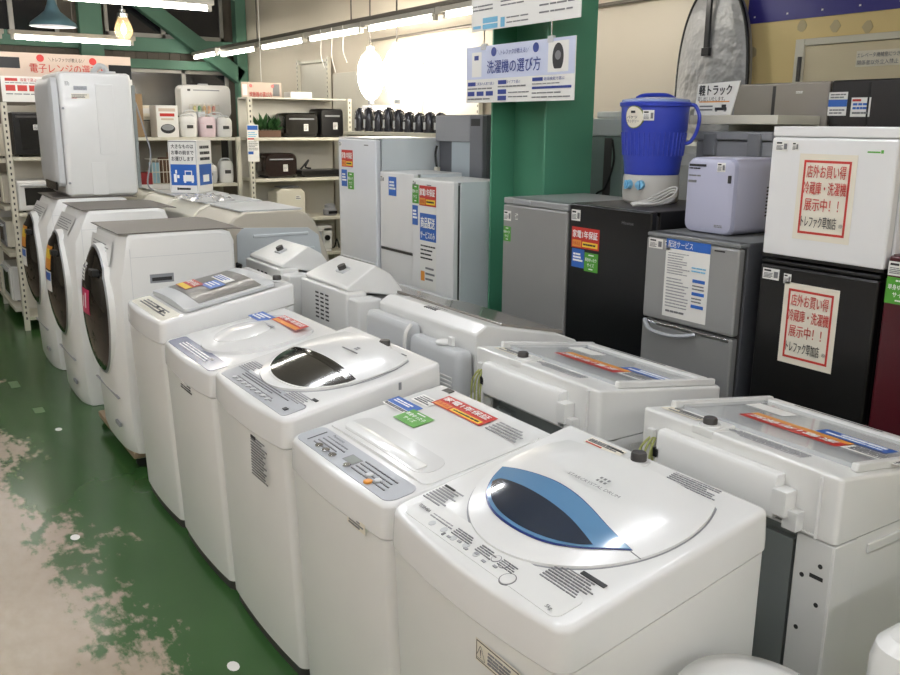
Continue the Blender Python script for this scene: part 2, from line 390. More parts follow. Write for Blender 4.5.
for y, w in ((8.55, .25), (8.3, .3), (8.05, .22)): g.tube([(-.03, y, -.02), (-.05, y - .05, -.12), (-.04, y - .02, -.12 - w * .6), (-.06, y - .14, -.15 - w)], .004, CORD)
g.build('cable', c, loc=(-.04, 0, -.01))
n = 0
for y in (5.1, 2.4, -.3, -2.8):
    for x in (-3.6, -2.2, -.8, .6, 2.0):
        batten(y, x, 3.0, 'x', label='ceiling fluorescent batten overhead in the shop')
# pendants
p = thing('pendant_lamp', 'teal enamel pendant lamp shade hanging at top left', 'lamp', (1.68, 9.5, 2.68))
MB().lathe([(.215, 0), (.2, .035), (.13, .09), (.07, .14), (.045, .2), (.03, .25), (0, .26)], (0, 0, 0), TEALSH, 32).lathe([(.205, .002), (.19, .03), (.12, .085), (.06, .13), (0, .15)], (0, 0, 0), mat('enamel_white', (225, 222, 210), .4), 32).build('lamp_shade', p)
MB().cyl((0, 0, .25), (0, 0, RZ - 2.682), .006, CORD, 6).build('cord', p)
MB().lathe([(0, 0.04), (.03, .06), (.04, .1), (.02, .13)], (0, 0, 0), INKW, 12).build('bulb', p)
p = thing('glass_pendant', 'amber glass pendant bulb glowing in front of the batten', 'lamp', (2.3, 9.38, 2.58))
MB().lathe([(0, 0), (.05, .012), (.083, .06), (.088, .1), (.07, .16), (.05, .2), (.045, .22)], (0, 0, 0), AMBER, 24).build('glass_shade', p)
MB().lathe([(.05, .22), (.052, .25), (.03, .26), (.03, .29), (0, .3)], (0, 0, 0), CHROME, 20).build('cap', p)
MB().lathe([(0, .05), (.02, .07), (.024, .1), (.014, .14), (0, .16)], (0, 0, 0), FIL, 12).build('bulb', p)
MB().cyl((0, 0, .3), (0, 0, RZ - 2.582), .006, CORD, 6).build('cord', p)
for y, s in ((7.84, 'left one of the two glaring white glass globes'), (7.33, 'right one of the two glaring white glass globes')):
    p = thing('globe_lamp', s, 'lamp', (4.22, y, 2.02), 0, 'globe lamps')
    MB().lathe([(0, 0), (.045, .015), (.09, .07), (.122, .16), (.13, .25), (.118, .34), (.08, .42), (.035, .46), (.03, .5)], (0, 0, 0), GLOBE, 32).build('globe', p)
    MB().lathe([(0, -.04), (.03, -.038), (.03, -.002)], (0, 0, 0), GREY, 12).build('finial', p)
    MB().cyl((0, 0, .5), (0, 0, RZ - 2.032), .008, PIPE, 6).build('stem', p)

# ------------------------------------------------------------------ top-loading washing machines
def outline(u0, u1, hw, rf, rb, bow=0., ins=0., na=6, nf=12):
    u0 += ins; u1 -= ins; hw -= ins; rf = max(rf - ins, .008); rb = max(rb - ins, .008); P = []
    for i in range(nf + 1): P.append((u0, -hw + rf + (2 * hw - 2 * rf) * i / nf))          # front edge
    for i in range(1, na + 1): a = PI / 2 * i / na; P.append((u0 + rf - rf * math.cos(a), hw - rf + rf * math.sin(a)))
    for i in range(na + 1): a = PI / 2 * i / na; P.append((u1 - rb + rb * math.sin(a), hw - rb + rb * math.cos(a)))
    for i in range(na + 1): a = PI / 2 * i / na; P.append((u1 - rb + rb * math.cos(a), -hw + rb - rb * math.sin(a)))
    for i in range(na): a = PI / 2 * i / na; P.append((u0 + rf - rf * math.sin(a), -hw + rf - rf * math.cos(a)))
    return [(u - bow * max(0., 1 - (v / hw) ** 2) * (u1 - u) / (u1 - u0), v) for u, v in P]
def rect_out(u0, u1, v0, v1, r, n=5, dense=True):
    P = []
    for cx, cy, a0 in ((u0 + r, v0 + r, PI), (u1 - r, v0 + r, 1.5 * PI), (u1 - r, v1 - r, 0), (u0 + r, v1 - r, .5 * PI)):
        for i in range(n + 1): a = a0 + PI / 2 * i / n; P.append((cx + r * math.cos(a), cy + r * math.sin(a)))
    if not dense: return P
    # densify long edges so a domed patch follows them
    Q = []
    for i, p in enumerate(P):
        q = P[(i + 1) % len(P)]; m = max(1, int(math.hypot(q[0] - p[0], q[1] - p[1]) / .03))
        for j in range(m): Q.append((p[0] + (q[0] - p[0]) * j / m, p[1] + (q[1] - p[1]) * j / m))
    return Q
def machine_body(t, W, D, zf, zb, bow=.022, cabm=CAB, topm=WHITE_TOP, seam=.10, base=True, rf=.036, rb=.022, lean=.03, z0=.0):
    hw = W / 2
    zt = lambda u, v=0: zf + (zb - zf) * min(max(u / D, -.05), 1.)
    if base:
        MB().loft([[(u, v, z) for u, v in outline(lean + .012, D - .015, hw - .012, rf, rb, bow * .6)] for z in (z0, z0 + .045)], DARK).build('base', t)
    R = []
    for k in range(6):
        q = k / 5
        R.append([(u, v, z0 + .045 + (zt(u) - seam - z0 - .045) * q) for u, v in outline(lean * (1 - q), D, hw, rf, rb, bow * (.7 + .3 * q), .004)])
    R.append([(u, v, zt(u) - seam + .002) for u, v in outline(0, D, hw, rf, rb, bow, .009)])
    MB().loft(R, cabm).build('cabinet', t, ang=30)
    R = []; r = .015
    R.append([(u, v, zt(u) - seam + .004) for u, v in outline(0, D, hw, rf, rb, bow, .008)])
    R.append([(u, v, zt(u) - seam + .007) for u, v in outline(0, D, hw, rf, rb, bow, .0)])
    R.append([(u, v, zt(u) - seam + .03) for u, v in outline(0, D, hw, rf, rb, bow, .0)])
    for k in range(7):
        a = PI / 2 * k / 6
        R.append([(u, v, zt(u) - r + r * math.sin(a)) for u, v in outline(0, D, hw, rf, rb, bow, .003 + r * (1 - math.cos(a)))])
    MB().loft(R, topm).build('top_cover', t, ang=30)
    return zt
def tframe(zt, u, v, rot=0., lift=.0012, D=.53):
    """sticker frame lying on the sloping top, reading from the machine's front"""
    k = (zt(.3) - zt(.2)) / .1
    x = Vector((0, -1, 0)); y = Vector((1, 0, k)).normalized(); n = x.cross(y)
    if rot: x, y = x * math.cos(rot) + y * math.sin(rot), y * math.cos(rot) - x * math.sin(rot)
    return frame(Vector((u, v, zt(u))) + n * lift, x, y)
def knob(t, zt, u, v, m=DARK, r=.02, h=.026):
    g = MB(); z = zt(u); g.lathe([(r * 1.5, 0), (r * 1.45, .004), (r * .95, .006)], (u, v, z), WHITE_TOP, 20); g.build('inlet_collar', t)
    g = MB().lathe([(r, .004), (r, h * .8), (r * .85, h), (0, h)], (u, v, z), m, 20); g.build('water_inlet', t)
def circ(cu, cv, r, umax, vmax, n=64):
    P = []
    for i in range(n):
        a = 2 * PI * i / n; u = cu + r * math.cos(a); v = cv + r * math.sin(a)
        P.append((min(u, umax), max(-vmax, min(vmax, v))))
    return P
def bez(pts, n=10):
    P = [Vector((p[0], p[1])) for p in pts]; out = []; N = len(P)
    for i in range(N):
        p0, p1, p2, p3 = P[i - 1], P[i], P[(i + 1) % N], P[(i + 2) % N]
        for k in range(n):
            t = k / n
            q = .5 * ((2 * p1) + (p2 - p0) * t + (2 * p0 - 5 * p1 + 4 * p2 - p3) * t * t + (3 * p1 - p0 - 3 * p2 + p3) * t ** 3)
            out.append((q.x, q.y))
    return out
XF = .97
def loader(label, yc, grp='top-loading washers in the front row'):
    return thing('washing_machine', label, 'washing machine', (XF, yc, 0), 0, grp)

# --- nearest washer: domed lid with a blue window
t = loader('nearest white top-loading washer with a blue window in its lid', 1.41)
W, D = .662, .58; zt = machine_body(t, W, D, .89, 1.0)
cu, cv = .355, .0
dome = lambda u, v: .027 * max(0., 1 - ((u - cu) / .31) ** 2 * 1.08 - ((v - cv) / .31) ** 2 * 1.08)
MB().patch(circ(cu, cv, .288, .503, .29, 96), zt, lambda u, v: 0.0, GREY, rim=.0006, rings=3).build('lid_surround', t)
li = circ(cu, cv, .284, .499, .287, 96); lid = MB().patch(li, zt, dome, WHITE_TOP, rim=.004, rings=14).build('lid', t, ang=50)
lift = lambda d: (lambda u, v: zt(u) + dome(u, v) + d)
win = [(.286, .250), (.296, .20), (.303, .13), (.305, .06), (.298, -.01), (.285, -.075), (.268, -.145), (.258, -.20), (.253, -.238), (.226, -.208), (.185, -.16), (.150, -.095), (.136, -.02), (.139, .06), (.156, .125), (.188, .18), (.235, .222)]
def dense(P, corners=(), n=6):
    out = []; N = len(P)
    for i in range(N):
        j = (i + 1) % N; p1, p2 = Vector(P[i]), Vector(P[j])
        p0 = Vector(P[i - 1]) if i not in corners else p1 - (p2 - p1) * .3
        p3 = Vector(P[(j + 1) % N]) if j not in corners else p2 + (p2 - p1) * .3
        for k in range(n):
            t = k / n; q = .5 * ((2 * p1) + (p2 - p0) * t + (2 * p0 - 5 * p1 + 4 * p2 - p3) * t * t + (3 * p1 - p0 - 3 * p2 + p3) * t ** 3)
            out.append((q.x, q.y))
    return out
win = dense(win, (0, 8))
MB().patch([(.225 + (u - .225) * 1.045, v * 1.015) for u, v in win], lift(.0055), lambda u, v: 0, BLUERIM, rim=.0015, rings=6).build('window_rim', lid)
MB().patch(win, lift(.0075), lambda u, v: 0, BLUEMID, rim=.001, rings=8).build('window', lid)
inn = dense([(.222, .205), (.241, .195), (.246, .13), (.244, .06), (.237, -.02), (.226, -.09), (.205, -.175), (.182, -.148), (.156, -.09), (.143, -.018), (.146, .058), (.163, .12), (.192, .172)], (0, 6))
MB().patch(inn, lift(.0092), lambda u, v: 0, BLUEDK, rim=.0006, rings=8).build('window_well', lid)
MB().tube([(.251, v, zt(.251) + dome(.251, v) + .0045) for v in (-.24, -.25, -.262, -.268)], .0012, INKG, 5, 1).build('lid_seam', lid)
fr = tframe(zt, .372, -.02, lift=.0365); sticker(lid, 'print', fr, .18, .05, None, [(.42 + .07 * i, .5 + .26 * j, .455 + .07 * i, .63 + .26 * j, INKG) for i in range(3) for j in range(2)], [('STARCRYSTAL DRUM', .5, .1, .2, .95, INKG, 0)])
# control panel along the front
pan = MB().patch(rect_out(.014, .093, -.285, .285, .02), zt, lambda u, v: 0, WHITE, rim=.0015, rings=3).build('control_panel', t)
sticker(pan, 'print', tframe(zt, .040, 0, lift=.002), .56, .05, None,
        small(.12, .60, .28, .95, 2, INKL, .35, 3, 6) + [(.31 + .06 * i, .18 + .12 * (i % 2), .33 + .06 * i, .3 + .12 * (i % 2), INKL) for i in range(6)]
        + [(.28, .1, .29, .3, INKG)] + small(.30, .46, .44, 1.0, 4, INKG, .3, 5, 6) + small(.47, .44, .58, .98, 4, INKG, .3, 6, 5) + small(.61, .5, .7, .98, 4, INKG, .3, 7, 4),
        [('TOSHIBA', .06, .80, .2, .085, INK, .02), ('5kg', .95, .2, .24, None, INK)], lettering='lettering')
for u, v, r in ((.026, .10, .019), (.05, .055, .012), (.052, .025, .012)):
    vv = -v - .02; g = MB(); R = circ(u, vv, r, 9, 9, 28)
    g.patch(R, zt, lambda a, b: 0, INKG, rim=.0022, rings=2); g.patch(circ(u, vv, r * .87, 9, 9, 28), zt, lambda a, b: 0, WHITE_TOP, rim=.0027, rings=2); g.build('button', pan)
for i in range(5):
    g = MB(); g.patch(circ(.032 + .004 * (i % 2), .18 - i * .045, .009, 9, 9, 16), zt, lambda a, b: 0, GREYW, rim=.0026, rings=2); g.build('button', pan)
sticker(t, 'instruction_label', tframe(zt, .118, .262), .085, .075, None, small(0, 0, 1, 1, 8, INKL, .4, 11, 9) + [(.0, .9, .5, .97, INK)])
sticker(t, 'instruction_label', tframe(zt, .115, -.218), .125, .075, None, small(0, 0, 1, .82, 8, INKG, .35, 12, 12) + [(.45, .84, 1, .98, INK)])
sticker(t, 'instruction_label', tframe(zt, .540, -.15), .15, .045, None, small(0, 0, 1, 1, 6, INKL, .35, 13, 14))
sticker(t, 'energy_label', tframe(zt, .540, .15), .13, .03, PAPERC, small(.05, .3, .9, .9, 3, INKG, .5, 14, 12) + [(.05, .05, .5, .14, S_RED), (.55, .6, .98, .72, INK)])
knob(t, zt, .540, .03)
sticker(t, 'warning_label', frame((-.0165, -.147, .727), *FRONT), .15, .052, PAPERC, [(.02, .06, .98, .1, INK), (.02, .9, .98, .94, INK), (.02, .06, .03, .94, INK), (.97, .06, .98, .94, INK)] + small(.3, .2, .92, .8, 4, INKG, .5, 15, 8), [('⚠', .14, .5, .6, None, INK)])
MB().box(.365, .374, -.3255, -.322, .90, .925, GREY).build('side_slot', t); MB().box(.10, .50, -.3235, -.318, .80, .82, CAB).build('side_emboss', t, .003)

# --- second: rectangular lid, silver panel
t = loader('white top-loading washer with silver control strip and green sticker', 2.052)
W, D = .61, .555; zt = machine_body(t, W, D, .882, .962, bow=.015)
MB().patch(rect_out(.012, .108, -.285, .285, .03), zt, lambda u, v: 0, SILVERP, rim=.002, rings=3).build('control_panel', t)
pan = t.children[-1]
sticker(pan, 'display', tframe(zt, .062, .0, lift=.0024), .06, .035, INKG, [(.1, .1, .9, .9, mat('lcd', (112, 120, 112), .3))])
sticker(pan, 'print', tframe(zt, .062, 0, lift=.0024), .5, .08, None, small(.1, .1, .38, .85, 4, INKG, .25, 17, 9) + small(.58, .1, .95, .85, 4, INKG, .25, 18, 9) + [(.04, .1, .045, .9, INKG)], [('Panasonic', .2, .92, .12, .14, INK)])
for i, (u, v, r, m) in enumerate(((.035, .16, .012, CHROME), (.035, .115, .012, CHROME), (.034, .07, .012, CHROME), (.034, -.02, .012, CHROME), (.05, -.12, .012, GREYW), (.05, -.165, .012, GREYW), (.03, -.15, .013, S_ORANGE))):
    g = MB(); g.lathe([(r, .0), (r, .004), (r * .8, .006), (0, .006)], (u, v, zt(u) + .0015), m, 18); g.build('button', pan)
lid = MB().patch(rect_out(.125, .505, -.282, .282, .025), zt, lambda u, v: 0.006 * max(0, 1 - (v / .29) ** 2), WHITE_TOP, rim=.004, rings=8).build('lid', t, ang=50)
hz = lambda u, v: zt(u) + .0046 + .006 * max(0, 1 - (v / .29) ** 2)
MB().patch(rect_out(.14, .235, -.235, .235, .045), hz, lambda u, v: -.0 - .0, mat('recess_shade_white', (218, 218, 216), .2, coat=.5), rim=.0012, rings=4).build('handle_recess', lid)
MB().patch(rect_out(.148, .186, -.205, .225, .018), hz, lambda u, v: .005 * max(0, 1 - ((u - .167) / .019) ** 2), WHITE_TOP, rim=.0016, rings=6).build('handle', lid)
sticker(lid, 'blue_sticker', tframe(zt, .348, .215, lift=.011), .15, .062, PAPER, [(.0, .3, 1, 1, S_BLUE)] + small(.1, .5, .9, .85, 2, INKW, .5, 20, 8) + small(.05, .05, .9, .25, 2, INKG, .5, 21, 10))
sticker(lid, 'paper_label', tframe(zt, .418, .19, lift=.011), .10, .05, PAPER, small(.1, .1, .9, .9, 4, INKG, .4, 22, 5))
sticker(lid, 'green_sticker', tframe(zt, .318, .095, lift=.0125), .12, .075, S_GREEN, small(.3, .84, .7, .92, 1, INKW, .8, 3, 5), [('単身ゆったり', .5, .6, .22, .84, INKW, .02), ('サイズ', .5, .3, .22, .5, INKW, .02)])
sticker(lid, 'warranty_sticker', tframe(zt, .455, .03, lift=.0125), .26, .068, S_RED, [(.03, .06, .32, .38, S_ORANGE), (.36, .08, .95, .34, S_YEL)] + small(.4, .14, .92, .28, 1, INK, .6, 4, 9), [('家電1年保証', .5, .68, .36, .9, INKW, .03), ('対象商品', .175, .215, .2, .26, INKR)])
sticker(lid, 'paper_label', tframe(zt, .455, -.195, lift=.0105), .15, .065, None, small(0, 0, 1, 1, 5, INKL, .4, 23, 9))
MB().box(.0, .04, -.02, .02, 0, .004, DARK, tf=tframe(zt, .515, .24)).build('inlet_slot', t, .003)
sticker(t, 'warning_label', frame((-.0095, -.155, .783), *FRONT), .1, .028, PAPERC, small(.1, .1, .9, .9, 3, INKG, .5, 24, 8))

# --- third: round lid with a black window
t = loader('white top-loading washer with a black window and grey button strip', 2.712)
W, D = .665, .57; zt = machine_body(t, W, D, .918, 1.025)
cu3, r3 = .36, .278
dome3 = lambda u, v: .027 * max(0., 1 - ((u - cu3) / .31) ** 2 * 1.05 - ((v - .02) / .31) ** 2 * 1.05)
MB().patch(circ(cu3, .02, .284, .504, .30, 96), zt, lambda u, v: 0, GREY, rim=.0006, rings=3).build('lid_surround', t)
lid = MB().patch(circ(cu3, .02, r3, .50, .297, 96), zt, dome3, WHITE_TOP, rim=.004, rings=14).build('lid', t, ang=50)
wp = dense([(.290, .268), (.296, .15), (.299, .02), (.298, -.12), (.292, -.238), (.262, -.236), (.205, -.205), (.142, -.132), (.117, -.01), (.136, .115), (.19, .205), (.25, .252)], (0, 4, 5))
MB().patch([(.23 + (u - .23) * 1.05, v * 1.03) for u, v in wp], (lambda u, v: zt(u) + dome3(u, v) + .004), lambda u, v: 0, WHITE, rim=.002, rings=6).build('window_rim', lid)
MB().patch(wp, (lambda u, v: zt(u) + dome3(u, v) + .006), lambda u, v: 0, GLASSGR, rim=.001, rings=8).build('window', lid)
MB().patch(rect_out(.268, .291, -.225, .245, .008), (lambda u, v: zt(u) + dome3(u, v) + .0072), lambda u, v: 0, GLASSDK, rim=.0006, rings=3).build('window_band', lid)
g = MB(); g.box(-.09, .09, -.0012, .0012, 0, .0012, INKG, tf=frame((.345, -.268, zt(.345) + dome3(.345, -.268) + .005), (1, .0, .18), (0, 1, 0))); g.build('lid_seam', lid)
sticker(lid, 'print', tframe(zt, .40, -.03, lift=.034), .14, .05, None, [(.42 + .06 * i, .55 + .2 * j, .46 + .06 * i, .7 + .2 * j, INKG) for i in range(3) for j in range(2)] + small(.05, .1, .95, .3, 1, INKG, .5, 25, 16))
pan = MB().patch(rect_out(.012, .098, -.29, .29, .02), zt, lambda u, v: 0, SILVERP, rim=.0015, rings=3).build('control_panel', t)
sticker(pan, 'print', tframe(zt, .058, 0, lift=.002), .54, .07, None, small(.14, .5, .85, .95, 3, INKG, .28, 26, 26) + small(.14, .08, .9, .4, 2, INKL, .3, 27, 20) + [(.93, .15, .97, .35, INK)])
for i in range(8):
    v = .19 - i * .043; g = MB(); g.lathe([(.011, 0), (.011, .003), (0, .0035)], (.034, v, zt(.034) + .0012), GREYW, 16); g.build('button', pan)
sticker(t, 'instruction_label', tframe(zt, .115, .235), .11, .07, None, small(0, 0, 1, 1, 7, INKL, .4, 28, 9))
sticker(t, 'instruction_label', tframe(zt, .112, -.2), .15, .06, None, small(0, 0, 1, .85, 6, INKL, .4, 29, 14) + [(.8, .8, 1, .98, INK)])
sticker(t, 'energy_label', tframe(zt, .52, -.13), .1, .03, None, [(.0, .1, .5, .25, S_ORANGE), (.6, .5, .95, .65, INK)])
knob(t, zt, .522, -.02); MB().box(.0, .05, -.012, .012, 0, .002, INKG, tf=tframe(zt, .518, .1)).build('inlet_slot', t)
sticker(t, 'spec_label', frame((-.0165, -.147, .735), *FRONT), .14, .14, None, small(0, 0, 1, 1, 14, INKG, .4, 30, 8) + [(.02, .93, .3, 1, INK)])
MB().box(.40, .409, -.3335, -.331, .955, .98, GREY).build('side_slot', t)

# --- fourth: blue grey panel, domed lid
t = loader('white top-loading washer with glossy blue grey front panel', 3.375)
W, D = .635, .56; zt = machine_body(t, W, D, .90, .985)
pan = MB().patch(rect_out(.006, .085, -.275, .275, .02), zt, lambda u, v: 0, PANELBLUE, rim=.002, rings=3).build('control_panel', t)
sticker(pan, 'print', tframe(zt, .045, .02, lift=.0026), .4, .05, None, small(.1, .1, .95, .9, 3, INKW, .5, 31, 12))
d4 = lambda u, v: .030 * max(0., 1 - ((u - .30) / .25) ** 2 - (v / .29) ** 2)
lid = MB().patch(circ(.31, 0, .235, .48, .28), zt, d4, WHITE_TOP, rim=.006, rings=12).build('lid', t, ang=50)
MB().patch(circ(.25, .02, .12, .34, .2), (lambda u, v: zt(u) + d4(u, v) + .006), lambda u, v: .012 * max(0, 1 - ((u - .25) / .12) ** 2 - ((v - .02) / .12) ** 2), WHITE_TOP, rim=.002, rings=8).build('lid_boss', lid)
MB().box(-.06, .06, -.005, .005, 0, .002, GREY, tf=tframe(zt, .345, -.02, lift=.040)).build('lid_handle', lid)
sticker(lid, 'blue_sticker', tframe(zt, .385, .15, lift=.0305), .15, .07, S_BLUE, small(.1, .15, .9, .85, 3, INKW, .5, 32, 8), )
sticker(lid, 'warranty_sticker', tframe(zt, .425, -.06, lift=.0335), .25, .062, S_RED, [(.03, .06, .97, .38, S_ORANGE)], [('家電1年保証', .5, .68, .36, .9, INKW, .03)])
sticker(t, 'spec_label', frame((-.0165, -.045, .782), *FRONT), .15, .038, None, small(0, .1, 1, .9, 3, INK, .5, 33, 6))

# --- fifth: tall, grey glass lid
t = loader('taller white top-loading washer with a grey glass lid beside the drum washers', 4.003)
W, D = .595, .62; zt = machine_body(t, W, D, .968, 1.085, bow=.02)
lz = lambda u, v: zt(u) + .004
lid = MB().patch(rect_out(.115, .535, -.262, .262, .02), lz, lambda u, v: .018 * max(0, 1 - (v / .29) ** 2), GREYW, rim=.010, rings=8).build('lid', t, ang=50)
lt = lambda u, v: lz(u, v) + .0105 + .018 * max(0, 1 - (v / .29) ** 2)
MB().patch(rect_out(.185, .48, -.235, .235, .008), lt, lambda u, v: 0, mat('grey_glass', (104, 101, 97), .38, coat=.15), rim=.001, rings=6).build('lid_glass', lid)
sticker(lid, 'warranty_sticker', tframe(zt, .26, .11, rot=.0, lift=.034), .16, .09, S_RED, [(.03, .04, .97, .38, S_YEL)], [('家電1年保証', .5, .68, .34, .9, INKW, .03)])
sticker(lid, 'blue_sticker', tframe(zt, .33, -.02, lift=.034), .15, .075, S_BLUE, small(.1, .15, .9, .85, 3, INKW, .4, 34, 8))
sticker(lid, 'paper_label', tframe(zt, .40, .04, lift=.033), .2, .05, PAPER, small(.05, .1, .9, .9, 3, S_BLUE, .4, 35, 8))
pan = MB().patch(rect_out(.012, .10, -.26, .26, .02), zt, lambda u, v: 0, CREAM, rim=.0012, rings=3).build('control_panel', t)
sticker(pan, 'print', tframe(zt, .058, 0, lift=.0018), .48, .06, None, small(.1, .1, .95, .9, 3, INKG, .4, 36, 14) + [(.5, .5, .56, .75, INK), (.7, .3, .75, .65, INK)])
knob(t, zt, .585, -.16)

# ------------------------------------------------------------------ drum washers
def drum(label, yc, z0=.0, W=.64, D=.64, H=1.17, door_z=.73, flip=False, x=.95, body=CAB, seed=1, sl=.07):
    t = thing('drum_washer', label, 'washing machine', (x, yc, z0), 0, 'drum washers in the front row')
    hw = W / 2
    prof = [(.03, .0), (.012, .06), (.002, .28), (.0, .6), (.004, .92), (.018, H - .19), (sl - .014, H - .012), (sl, H), (D - .07, H), (D - .02, H - .012), (D, H - .06), (D, .0)]
    def sh(u, v):
        q = abs(v) / hw; return u + .055 * q ** 4 * max(0., (1 - u / D)) ** 2 - .0
    vs = [-hw, -hw + .012, -hw + .05, -hw + .11, -hw * .5, 0, hw * .5, hw - .11, hw - .05, hw - .012, hw]
    R = []
    for v in vs:
        e = .014 if abs(v) > hw - .001 else 0.
        R.append([(sh(u, v) + e * (1 if u < .3 else -1), v, z - (e if z > .5 else 0)) for u, z in prof])
    MB().loft(R, body).build('body', t, ang=32)
    # dark worktop sheet
    MB().prism([(sl - .012, H + .001), (D + .0, H + .001), (D + .06, H - .004), (D + .06, H), (D, H + .008), (sl - .018, H + .008)], -hw + .015, hw - .005, MATTOP).build('top_mat', t, .001)
    # oval door bulging out of the front
    a, b = .245, .335
    def ov(k, s, n=40): q = 2 * PI * k / n; return (s * a * math.cos(q), door_z + s * b * math.sin(q))
    fx = lambda z: .0 if z < H - .19 else .018
    def lip(steps): return [[(fx(z) * .4 + dx, y, z) for y, z in (ov(k, q) for k in range(40))] for q, dx in steps]
    g = MB().loft(lip(((1.045, .035), (1.045, .002), (1.035, -.006))), body, False, False)
    g.loft(lip(((1.035, -.006), (1.015, -.013), (1.0, -.014), (.985, -.011))), mat('satin_silver_ring', (150, 152, 155), .28, metal=.6), False, False)
    door = g.build('door', t)
    rings = [[(fx(z) * .4 - .012 - .062 * (1 - s * s) ** .7, y, z) for y, z in (ov(k, s * .99) for k in range(40))] for s in (1., .94, .86, .75, .6, .42, .22, .05)]
    MB().loft(rings, GLASSDK, False, True).build('door_glass', door, ang=60)
    MB().box(-.06, -.02, -.17, -.09, door_z + .20, door_z + .235, BLACK).build('handle', door, .006)
    def glass_x(y, z): return fx(z) * .4 - .012 - .062 * max(0., 1 - (y / (a * .99)) ** 2 - ((z - door_z) / (b * .99)) ** 2) ** .7
    def on_glass(name, cells):
        g = MB()
        for y0, y1, z0, z1, m, off in cells:
            n = 6; V = [(glass_x(y0 + (y1 - y0) * i / n, door_z + z0 + (z1 - z0) * k / n) - off, y0 + (y1 - y0) * i / n, door_z + z0 + (z1 - z0) * k / n) for i in range(n + 1) for k in range(n + 1)]
            g.add(V, [(i * (n + 1) + k, i * (n + 1) + k + 1, (i + 1) * (n + 1) + k + 1, (i + 1) * (n + 1) + k) for i in range(n) for k in range(n)], m)
        g.build(name, door)
    if seed == 1:
        on_glass('paper_label', [(.0, .11, .16, .25, PAPER, .001)] + [(.01, .10, .17 + .018 * k, .178 + .018 * k, INKG, .0016) for k in range(4)])
        on_glass('blue_sticker', [(.075, .17, .02, .15, PAPER, .001), (.08, .165, .075, .145, S_BLUE, .0016)])
        on_glass('magenta_sticker', [(-.09, .065, -.01, .12, S_MAG, .0012), (-.04, -.02, .02, .1, INKW, .0018), (.01, .03, .02, .08, INKW, .0018)])
    else:
        on_glass('warranty_sticker', [(-.09, .08, .10, .25, S_ORANGE, .001), (-.08, .07, .17, .23, S_YEL, .0016)])
        on_glass('red_sticker', [(.06, .16, .0, .12, S_RED, .0012), (.08, .14, .05, .07, INKW, .0018)])
        on_glass('blue_sticker', [(-.10, .05, -.04, .09, PAPER, .001), (-.09, .04, .03, .08, S_BLUE, .0016)])
    # slanted control panel
    pan = sticker(t, 'control_panel', frame(((sl + .004) / 2 - .0026, 0.02, H - .101), (0, -1, 0), (sl - .032, 0, .178)), .46, .13, WHITE, small(.1, .2, .95, .8, 5, INKG, .3, seed + 5, 14))
    # side: carrying slot and panel seams
    MB().box(.19, .31, -hw - .0015, -hw + .003, .90, .945, GREY).box(.20, .30, -hw - .002, -hw + .003, .91, .928, SLOT).build('carry_slot', t)
    MB().box(.10, D - .03, -hw - .001, -hw + .002, H - .115, H - .113, GREYW).box(.10, .102, -hw - .001, -hw + .002, .3, H - .07, GREYW).build('side_seam', t)
    MB().box(-.0015, .01, -.26, .26, .30, .304, GREY).build('kick_seam', t); MB().box(-.0012, .01, -.24, -.15, .14, .16, GREY).build('filter_flap', t)
    MB().box(D - .002, D + .004, -hw + .02, hw - .02, .05, H - .08, BLACK).build('rear_panel', t)
    return t
drum('nearest drum washer with a round dark door standing on the wooden dolly', 4.82, .103, H=1.15, seed=1)
drum('middle drum washer with a round dark door', 6.12, .003, H=1.255, door_z=.77, seed=2, x=.975, sl=.13)
drum('farthest drum washer with a round dark door beside the microwave shelves', 7.12, .003, H=1.255, door_z=.80, seed=3, x=.975, sl=.13)
# dolly under the nearest drum washer
d = thing('dolly', 'low wooden dolly under the nearest drum washer', 'dolly', (1.3, 4.98, 0))
MB().box(-.30, .36, -.44, .40, .066, .1, WOOD).build('deck', d, .004)
for sx in (-.25, .28):
    for sy in (-.38, .45):
        w = MB(); w.cyl((sx, sy - .012, .028), (sx, sy + .012, .028), .027, RUBBER, 14); w.box(sx - .02, sx + .02, sy - .02, sy + .02, .05, .063, STEEL); w.build('caster', d)
# upright dryer on top of the middle drum washer
t = thing('clothes_dryer', 'white upright clothes dryer stacked on the farthest drum washer', 'dryer', (1.14, 7.13, 1.268), 0)
W, D, H = .65, .555, .87; hw = W / 2
g = MB(); R = []
for z, i in ((0, .03), (.02, .008), (.05, 0), (H - .04, 0), (H - .012, .006), (H, .025)): R.append([(u, v, z) for u, v in outline(.05, D, hw, .05, .03, 0., i)])
g.loft(R, WHITE); g.build('cabinet', t, ang=30)
rr = []
for u, i in ((.05, 0.01), (.012, .012), (0, .03), (-.01, .06)): rr.append([(u, y, z) for y, z in rect_out(-hw + i, hw - i, .06 + i, H - .03 - i, .05, 5, False)])
MB().loft(rr, GREYW, False, True).build('front_door', t, ang=40)
MB().box(-.014, .0, -hw + .04, hw - .2, .05, .11, BLACKG).build('control_panel', t, .004)
for z, y in ((.62, 0), (.10, 0)): MB().cyl((.075, -hw - .003, z), (.075, -hw + .01, z), .008, GREY, 12).build('screw', t)
sticker(t, 'rating_label', frame((.2, -hw - .0005, H - .11), *SIDE), .09, .028, SILVERP, small(.05, .1, .95, .9, 4, INKG, .4, 40, 4))
sticker(t, 'warning_label', frame((.195, -hw - .0005, H - .165), *SIDE), .12, .035, PAPERC, small(.03, .1, .97, .9, 3, INKG, .5, 41, 12) + [(.02, .04, .3, .12, INKR)])
sticker(t, 'seal', frame((.115, -hw - .0005, H - .08), *SIDE), .03, .03, None, small(0, 0, 1, 1, 4, INKG, .5, 42, 3))
g = MB(); g.box(.23, .335, -hw - .002, -hw + .004, .012, .245, WHITE).build('side_plate', t, .002)
